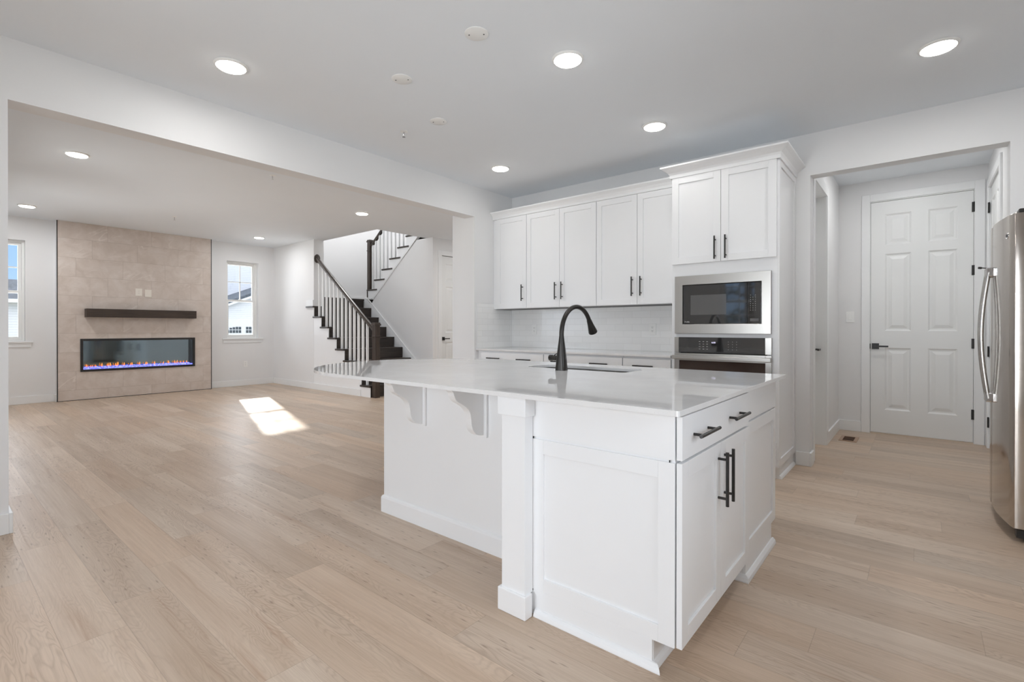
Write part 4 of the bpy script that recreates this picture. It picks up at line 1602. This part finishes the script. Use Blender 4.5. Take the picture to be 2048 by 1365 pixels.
def cover_disc(x, y, z, rad, label):
    r = root("ceiling_cover_plate", label, "cover plate", (x, y, z), "round blank plates for pendant lamps")
    mb = MB(); mb.lathe([(rad, -.0005), (rad, -.004), (rad - .004, -.006), (.001, -.0065)], (x, y, z), n=40)
    mb.build("plate", PLASTIC, r, smooth=True)
    for a in (35, 215):
        mb = MB()
        c = (x + .62 * rad * math.cos(math.radians(a)), y + .62 * rad * math.sin(math.radians(a)), z - .0064)
        mb.lathe([(.004, 0), (.004, -.002), (.001, -.003)], c, n=10)
        mb.build("screw", GRAYP, r)


cover_disc(-1.885, 1.971, CK, .066, "round white ceiling cover plate with two screws, nearest the camera")
cover_disc(-2.602, 2.021, CK, .066, "round white ceiling cover plate left of the other two")
cover_disc(-2.911, 2.614, CK, .066, "round white ceiling cover plate farthest back, by the sprinkler head")


def sprinkler(x, y, z, label):
    r = root("sprinkler_head", label, "sprinkler", (x, y, z), "small ceiling sprinkler heads")
    mb = MB(); mb.lathe([(.030, -.0005), (.030, -.003), (.012, -.006), (.001, -.006)], (x, y, z), n=24)
    mb.build("escutcheon", PLASTIC, r, smooth=True)
    mb = MB()
    mb.cyl((x, y, z - .005), (x, y, z - .022), .007, 10)
    for s in (-1, 1):
        mb.tube([(x + s * .007, y, z - .02), (x + s * .011, y, z - .032), (x + s * .003, y, z - .045)], .002, 6)
    mb.cyl((x, y, z - .045), (x, y, z - .047), .013, 12)
    mb.build("deflector", CHROME, r)


sprinkler(-3.282, 2.569, CK, "small sprinkler head on the kitchen ceiling")
sprinkler(-5.482, 2.50, CL, "small sprinkler head on the living room ceiling beside the header")
sprinkler(-8.665, 2.49, CL, "small sprinkler head on the living room ceiling in front of the fireplace")

# floor vent in the hall
fv = root("floor_vent", "small brown floor vent register near the hall door", "vent", (-.565, 6.19, 0))
mb = MB()
vx0, vx1, vy0, vy1 = -.642, -.488, 6.04, 6.33
mb.box(vx0, vx1, vy0, vy0 + .03, 0, .005); mb.box(vx0, vx1, vy1 - .03, vy1, 0, .005); mb.box(vx0, vx0 + .03, vy0 + .03, vy1 - .03, 0, .005); mb.box(vx1 - .03, vx1, vy0 + .03, vy1 - .03, 0, .005)
mb.build("vent_frame", noisy("vent_wood", rgb(168, 136, 110), .4, var=.05, scale=20), fv, .001)
mb = MB(); mb.box(vx0 + .03, vx1 - .03, vy0 + .03, vy1 - .03, 0, .0015); mb.build("vent_opening", GAP, fv)
mb = MB()
for i in range(11):
    yy = vy0 + .035 + i * .022
    mb.box(vx0 + .03, vx1 - .03, yy, yy + .006, .0015, .004)
mb.build("louvre", BRONZE, fv)

# ------------------------------------------------------------------ staircase
RISE, RUN, XN1 = .1963, .2585, -6.99
YT0, YT1 = 4.762, 6.046
st = root("staircase", "staircase with dark treads, white balusters and a dark handrail, turning at a landing", "staircase", (-7.9, 5.4, 0))
TT = .030
for k in range(1, 9):
    xn = XN1 - RUN * (k - 1)
    zt = RISE * k
    mb = MB()
    x1_ = xn
    x0_ = xn - RUN - .02
    mb.box(x0_, x1_, YT0, YT1, zt - TT, zt)
    mb.build("tread", ESPRESSO_Y, st, .006)
    mb = MB()
    mb.box(xn - .036, xn - .012, 4.80, YT1, zt - RISE, zt - TT)
    mb.build("riser", ESPRESSO_Y, st)
mb = MB(); xn = XN1 - RUN * 8
mb.box(xn - .04, xn - .025, 4.995, YT1, RISE * 8, RISE * 9 - TT); mb.build("riser", ESPRESSO_Y, st)
mb = MB(); mb.box(-10.098, xn, 4.992, 7.148, RISE * 9 - TT, RISE * 9); mb.build("landing", ESPRESSO_Y, st, .006)
mb = MB(); mb.box(-10.098, xn - .04, 4.995, 7.148, RISE * 9 - .25, RISE * 9 - TT - .001); mb.build("landing_frame", CAB, st)
mb = MB(); mb.box(-10.098, -10.084, 4.995, 7.14, RISE * 9, RISE * 9 + .115); mb.build("landing_baseboard", TRIM, st)
# white side panel below the treads
poly = [(XN1 - .013, 0)]
for k in range(1, 8):
    xk = XN1 - RUN * (k - 1) - .013
    poly += [(xk, RISE * k - TT - .0005), (xk - RUN, RISE * k - TT - .0005)]
poly = [p for p in poly if p[0] > -8.811]
poly += [(-8.811, RISE * 7 - TT - .0005), (-8.811, 0)]
mb = MB()
mb.prism(poly, lambda p, s: (p[0], YN + .0 + s * .045, p[1]))
mb.build("side_panel", CAB, st)
mb = MB(); mb.box(-9.07, -8.817, YN - .02, YN - .0005, RISE * 8 + .001, RISE * 8 + .115)
mb.build("end_block", TRIM, st, .002)
# skirt board on the far wall
sk_poly = []
for k in range(1, 9):
    xk = XN1 - RUN * (k - 1)
    sk_poly += [(xk + .0, RISE * (k - 1)), (xk, RISE * k)]
sk_poly += [(XN1 - RUN * 8, RISE * 8), (XN1 - RUN * 8, RISE * 9), (-9.02, RISE * 9 + .03), (-8.739, 1.60), (-7.438, .58), (-6.93, .185), (-6.93, 0)]
mb = MB(); mb.prism(sk_poly, lambda p, s: (p[0], 6.0465 + s * .012, p[1]))
mb.build("skirt_board", CAB, st)
mb = MB()
for (A, B) in (((-8.98, 1.79), (-6.92, .18)),):
    d = Vector((B[0] - A[0], 0, B[1] - A[1])).normalized()
    up = Vector((-d.z, 0, d.x))
    c = [Vector((A[0], 6.04, A[1])), Vector((B[0], 6.04, B[1]))]
    mb.prism([(0, 0), (0, .022)], lambda p, s: (0, 0, 0)) if False else None
    vs_ = []
    for q in c:
        for yy in (0, .018):
            for hh in (0, .024):
                vs_.append(mb.v(q + Vector((0, yy, 0)) + up * hh))
    for qd in ((0, 1, 3, 2), (4, 6, 7, 5), (0, 4, 5, 1), (2, 3, 7, 6), (0, 2, 6, 4), (1, 5, 7, 3)):
        mb.f([vs_[i] for i in qd])
mb.build("skirt_cap", TRIM, st, .002)
# newel, handrail, balusters
YBAL = 4.852
NXc = -6.93


def newel(x, y, z0, z1, parent):
    mb = MB(); h_ = .046
    mb.box(x - h_, x + h_, y - h_, y + h_, z0, z1 - .02)
    o = mb.build("newel_post", ESPRESSO_Z, parent, .003)
    mb = MB()
    mb.box(x - h_ - .012, x + h_ + .012, y - h_ - .012, y + h_ + .012, z1 - .05, z1 - .022)
    mb.box(x - h_ - .004, x + h_ + .004, y - h_ - .004, y + h_ + .004, z1 - .022, z1)
    mb.build("newel_cap", ESPRESSO_Z, o, .003)
    mb = MB()
    zc_ = z1 - .235
    mb.box(x - h_ - .008, x + h_ + .008, y - h_ - .008, y + h_ + .008, zc_, zc_ + .016)
    mb.build("newel_collar", ESPRESSO_Z, o, .003)
    return o


newel(NXc, YBAL, 0, 1.245, st)
RA, RB = Vector((-6.976, YBAL, 1.115)), Vector((-8.812, YBAL, 2.47))


def rail_z(x, A=RA, B=RB):
    return A.z + (B.z - A.z) * (x - A.x) / (B.x - A.x)


def handrail(A, B, parent):
    d = (B - A).normalized()
    side = Vector((0, 1, 0))
    up = d.cross(side) if d.cross(side).z > 0 else side.cross(d)
    prof = [(-.021, -.03), (.021, -.03), (.023, -.012), (.031, .004), (.030, .018), (.018, .029), (0, .033), (-.018, .029), (-.030, .018), (-.031, .004), (-.023, -.012)]
    mb = MB()
    mb.prism(prof, lambda p, s: tuple((A if s == 0 else B) + side * p[0] + up * p[1]))
    return mb.build("handrail", ESPRESSO_X, parent, .002)


hr = handrail(RA, RB, st)
mb = MB()
rg = []
for off_, sc_ in ((0, 1.0), (.016, 1.0), (.022, .85)):
    rg.append([mb.v((-8.8145 + off_, YBAL + .058 * sc_ * math.cos(2 * math.pi * i / 28), 2.47 + .082 * sc_ * math.sin(2 * math.pi * i / 28))) for i in range(28)])
mb.bridge(rg[0], rg[1]); mb.bridge(rg[1], rg[2]); mb.f(rg[2]); mb.f(rg[0][::-1])
mb.build("wall_rosette", ESPRESSO_X, hr, smooth=True)
BH = .0165
for k in range(1, 8):
    for dx in (.055, .185):
        x = XN1 - RUN * (k - 1) - dx
        if k == 1 and dx < .1:
            continue
        if x < -8.79:
            continue
        mb = MB(); mb.box(x - BH, x + BH, YBAL - BH, YBAL + BH, RISE * k, rail_z(x) - .012)
        mb.build("baluster", TRIM, st, .001)

# upper flight
s2 = st     # the upper flight, turning back to the right, belongs to the same stair
YF2 = 6.062
XU = -8.955
wall_poly = [(-10.09, 0), (-6.902, 0), (-6.902, CL - .001), (-7.099, CL - .001), (-7.099, CL + .25)]
steps = []
NU = 7
for j in range(NU):
    xj = XU + .2565 * j
    zt = RISE * (10 + j)
    steps.append((xj, zt))
    mb = MB(); mb.box(xj, xj + .2565 + .09, YF2 - .028, 7.146, zt - TT, zt)
    if zt > 3.4:
        mb.bm.free(); continue
    mb.build("tread", ESPRESSO_Y, s2, .006)
    mb = MB(); mb.box(xj + .026, xj + .04, YF2 + .052, 7.146, zt - RISE, zt - TT); mb.build("riser", ESPRESSO_Y, s2)
# stringer polygon (white) between treads and the wall below
lo = lambda x: 1.765 + (x + 8.725) * .797
poly = [(XU + .03, RISE * 9 + .0)]
for (xj, zt) in steps:
    poly += [(xj + .026, zt - TT - .0005), (xj + .026 + .2565, zt - TT - .0005)]
xe = steps[-1][0] + .026 + .2565
poly += [(xe, lo(xe)), (-8.70, lo(-8.70)), (-8.76, RISE * 9)]
# remove the duplicate vertical starts by keeping the step order
mb = MB(); mb.prism(poly, lambda p, s: (p[0], YF2 - .012 + s * .06, p[1]))
mb.build("stringer", CAB, s2)
mb = MB()
d = Vector((1, 0, .797)).normalized(); up = Vector((-d.z, 0, d.x))
A, B = Vector((-8.74, YF2 - .022, lo(-8.74) - .01)), Vector((-7.2, YF2 - .022, lo(-7.2) - .01))
for (h0, h1, yo) in ((0, .022, 0), (.03, .036, .006)):
    vs_ = []
    for q in (A, B):
        for yy in (yo, .022):
            for hh in (h0, h1):
                vs_.append(mb.v(q + Vector((0, yy, 0)) + up * hh))
    for qd in ((0, 1, 3, 2), (4, 6, 7, 5), (0, 4, 5, 1), (2, 3, 7, 6), (0, 2, 6, 4), (1, 5, 7, 3)):
        mb.f([vs_[i] for i in qd])
mb.build("skirt_cap", TRIM, s2, .001)
newel(-8.905, YF2 + .03, RISE * 10, 3.005, s2)
mb = MB(); mb.box(-8.965, -8.955, YF2 - .014, YF2 + .05, RISE * 9 - .0, RISE * 10 - TT); mb.build("newel_drop", ESPRESSO_Z, s2)
A2, B2 = Vector((-8.86, YF2 + .03, 2.875)), Vector((-7.25, YF2 + .03, 2.875 + 1.61 * RISE / .2565))
hr2 = handrail(A2, B2, s2)
for j in range(5):
    xj, zt = steps[j]
    for dx in (.125, .250):
        x = xj + dx
        if j == 0 and dx < .13:
            x += .02
        mb = MB(); mb.box(x - BH, x + BH, YF2 + .03 - BH, YF2 + .03 + BH, zt, rail_z(x, A2, B2) - .012)
        mb.build("baluster", TRIM, s2, .001)
# wall below the upper flight
wp = [(-10.09, 0), (-6.902, 0), (-6.902, CL - .001), (-7.099, CL - .001), (-7.30, CL - .001 + .0)]
wp = [(-10.09, 0), (-6.902, 0), (-6.902, CL - .001), (-7.36, CL - .001), (-8.70, lo(-8.70) + .01), (-8.93, RISE * 9 - .26), (-10.09, RISE * 9 - .26)]
mb = MB(); mb.prism(wp, lambda p, s: (p[0], YF2 - .002 + s * .06, p[1]))
mb.build("wall_under_stairs", WALL, None, **S)

# ------------------------------------------------------------------ outside
GRASS = noisy("dry_lawn", rgb(176, 176, 160), 0.95, var=.12, scale=1.5)
sbox("ground", GRASS, (-110, 40, -70, 70, -1.2, -.45))


def siding_mat(name, c):
    m, t, b = new_mat(name, c, .6)
    x, y, z = t.pos()
    f_ = t.math('FRACT', t.math('DIVIDE', z, .15))
    g = t.maprange(f_, .0, .16, 0.0, 1.0)
    t.l.new(t.mix(g, tuple(k * .62 for k in c[:3]) + (1,), c), b.inputs['Base Color'])
    return m


SIDING = siding_mat("white_lap_siding", rgb(246, 246, 250))
SHINGLE = noisy("grey_shingles", rgb(92, 100, 110), .9, var=.3, scale=6.0)
HTRIM = noisy("exterior_trim", rgb(248, 248, 250), .5, var=.01)
PANE = noisy("dark_window_panes", rgb(70, 78, 84), .15, var=.1)

XH = -42.0
hs = root("house", "white sided house with a gabled garage seen through the right window", "house", (-46, 16.5, -.45))
mb = MB(); mb.box(-56, -46.5, 12.2, 30, -.45, 9.5); mb.build("house_wall", SIDING, hs)
# garage gable: the rake rises to the right of the window view
gy0, gyr, gy1 = 14.0, 19.5, 25.0
zl = lambda y: 3.26 + .41 * ((y if y <= gyr else 2 * gyr - y) - 16.05)
mb = MB(); mb.prism([(gy0 + .5, -.45), (gy1 - .5, -.45), (gy1 - .5, zl(gy1 - .5)), (gyr, zl(gyr)), (gy0 + .5, zl(gy0 + .5))], lambda p, s: (XH - s * 4.4, p[0], p[1] - (.05 if p[1] > 0 else 0)))
mb.build("garage_wall", SIDING, hs)
mb = MB()
mb.prism([(gy0, zl(gy0)), (gyr, zl(gyr)), (gy1, zl(gy1)), (gy1, zl(gy1) + .22), (gyr, zl(gyr) + .22), (gy0, zl(gy0) + .22)], lambda p, s: (XH + .35 - s * 4.85, p[0], p[1]))
mb.build("garage_roof", SHINGLE, hs)
mb = MB()
mb.prism([(gy0, zl(gy0) - .17), (gyr, zl(gyr) - .17), (gy1, zl(gy1) - .17), (gy1, zl(gy1) - .001), (gyr, zl(gyr) - .001), (gy0, zl(gy0) - .001)], lambda p, s: (XH + .36 - s * .05, p[0], p[1]))
mb.build("rake_board", HTRIM, hs)
mb = MB(); mb.box(XH + .005, XH + .05, 14.6, 23.4, -.45, 1.86); gd = mb.build("garage_door", HTRIM, hs)
mb = MB()
for half, base in ((0, 15.55), (1, 17.0)):
    for c_ in range(5):
        for r_ in range(2):
            yy = base + c_ * .225
            if half == 0:
                cut = (0.10, .62, .86, 1.0, 1.0)[c_] if r_ == 1 else 1.0
            else:
                cut = (1.0, 1.0, .86, .62, .10)[c_] if r_ == 1 else 1.0
            z0_ = .77 + r_ * .27
            mb.box(XH + .05, XH + .07, yy, yy + .18, z0_, z0_ + .22 * cut)
mb.build("garage_window", PANE, gd)

h2 = root("house", "single-storey white house with a grey roof seen through the left window", "house", (-40, 1.0, -.45))
mb = MB(); mb.box(-46, -40.0, -12, 4.6, -.45, 2.75); mb.build("house_wall", SIDING, h2)
mb = MB(); mb.prism([(-39.5, 2.78), (-43.0, 4.15), (-46.5, 2.78)], lambda p, s: (p[0], -12.5 + s * 17.5, p[1])); mb.build("house_roof", SHINGLE, h2)
mb = MB(); mb.box(-39.5, -39.35, -12.5, 5.0, 2.6, 2.8); mb.build("gutter", HTRIM, h2)
mb = MB(); mb.box(-39.98, -39.88, 3.0, 3.12, -.45, 2.6); mb.build("downspout", HTRIM, h2)
for yy in (1.6, -2.0):
    mb = MB(); mb.box(-39.999, -39.95, yy, yy + 1.1, .1, 2.1); wf = mb.build("house_window", HTRIM, h2)
    mb = MB()
    for c_ in range(3):
        for r_ in range(3):
            mb.box(-39.95, -39.94, yy + .1 + c_ * .31, yy + .36 + c_ * .31, .2 + r_ * .62, .75 + r_ * .62)
    mb.build("window_pane", PANE, wf)

# tree outside the rear window; its reflection shows in the microwave glass
tr = root("tree", "dark leafy tree outside the rear window, mirrored in the microwave glass", "tree", (-3.6, -6.4, -.45))
BARK = noisy("bark", rgb(84, 74, 64), .9, var=.2, scale=9)
LEAF = noisy("dark_leaves", rgb(48, 58, 40), .7, var=.3, scale=3)
mb = MB()
mb.tube([(-3.6, -6.4, -.45), (-3.58, -6.4, 1.0), (-3.66, -6.45, 2.4), (-3.6, -6.4, 4.2)], [.16, .13, .10, .05], 10)
for i in range(12):
    a = i * 2.4
    z0_ = 1.0 + i * .25
    mb.tube([(-3.6, -6.4, z0_), (-3.6 + .7 * math.cos(a), -6.4 + .5 * math.sin(a), z0_ + .25), (-3.6 + 1.3 * math.cos(a), -6.4 + .9 * math.sin(a), z0_ + .3)], [.035, .022, .01], 6)
trunk = mb.build("trunk", BARK, tr, smooth=True)
rnd = random.Random(11)
mb = MB()
for i in range(2600):
    k = rnd.randrange(12)
    a = k * 2.4 + rnd.uniform(-.5, .5)
    d_ = rnd.uniform(.3, 1.6)
    c = Vector((-3.6 + d_ * math.cos(a) + rnd.gauss(0, .12), -6.4 + .7 * d_ * math.sin(a) + rnd.gauss(0, .12), 1.15 + k * .25 + rnd.gauss(0, .10)))
    n1 = Vector((rnd.uniform(-1, 1), rnd.uniform(-1, 1), rnd.uniform(-1, 1))).normalized()
    e1 = n1.orthogonal().normalized() * rnd.uniform(.04, .07)
    e2 = n1.cross(e1) * .55
    mb.f([mb.v(c - e1), mb.v(c + e2), mb.v(c + e1), mb.v(c - e2)])
mb.build("foliage", LEAF, tr)
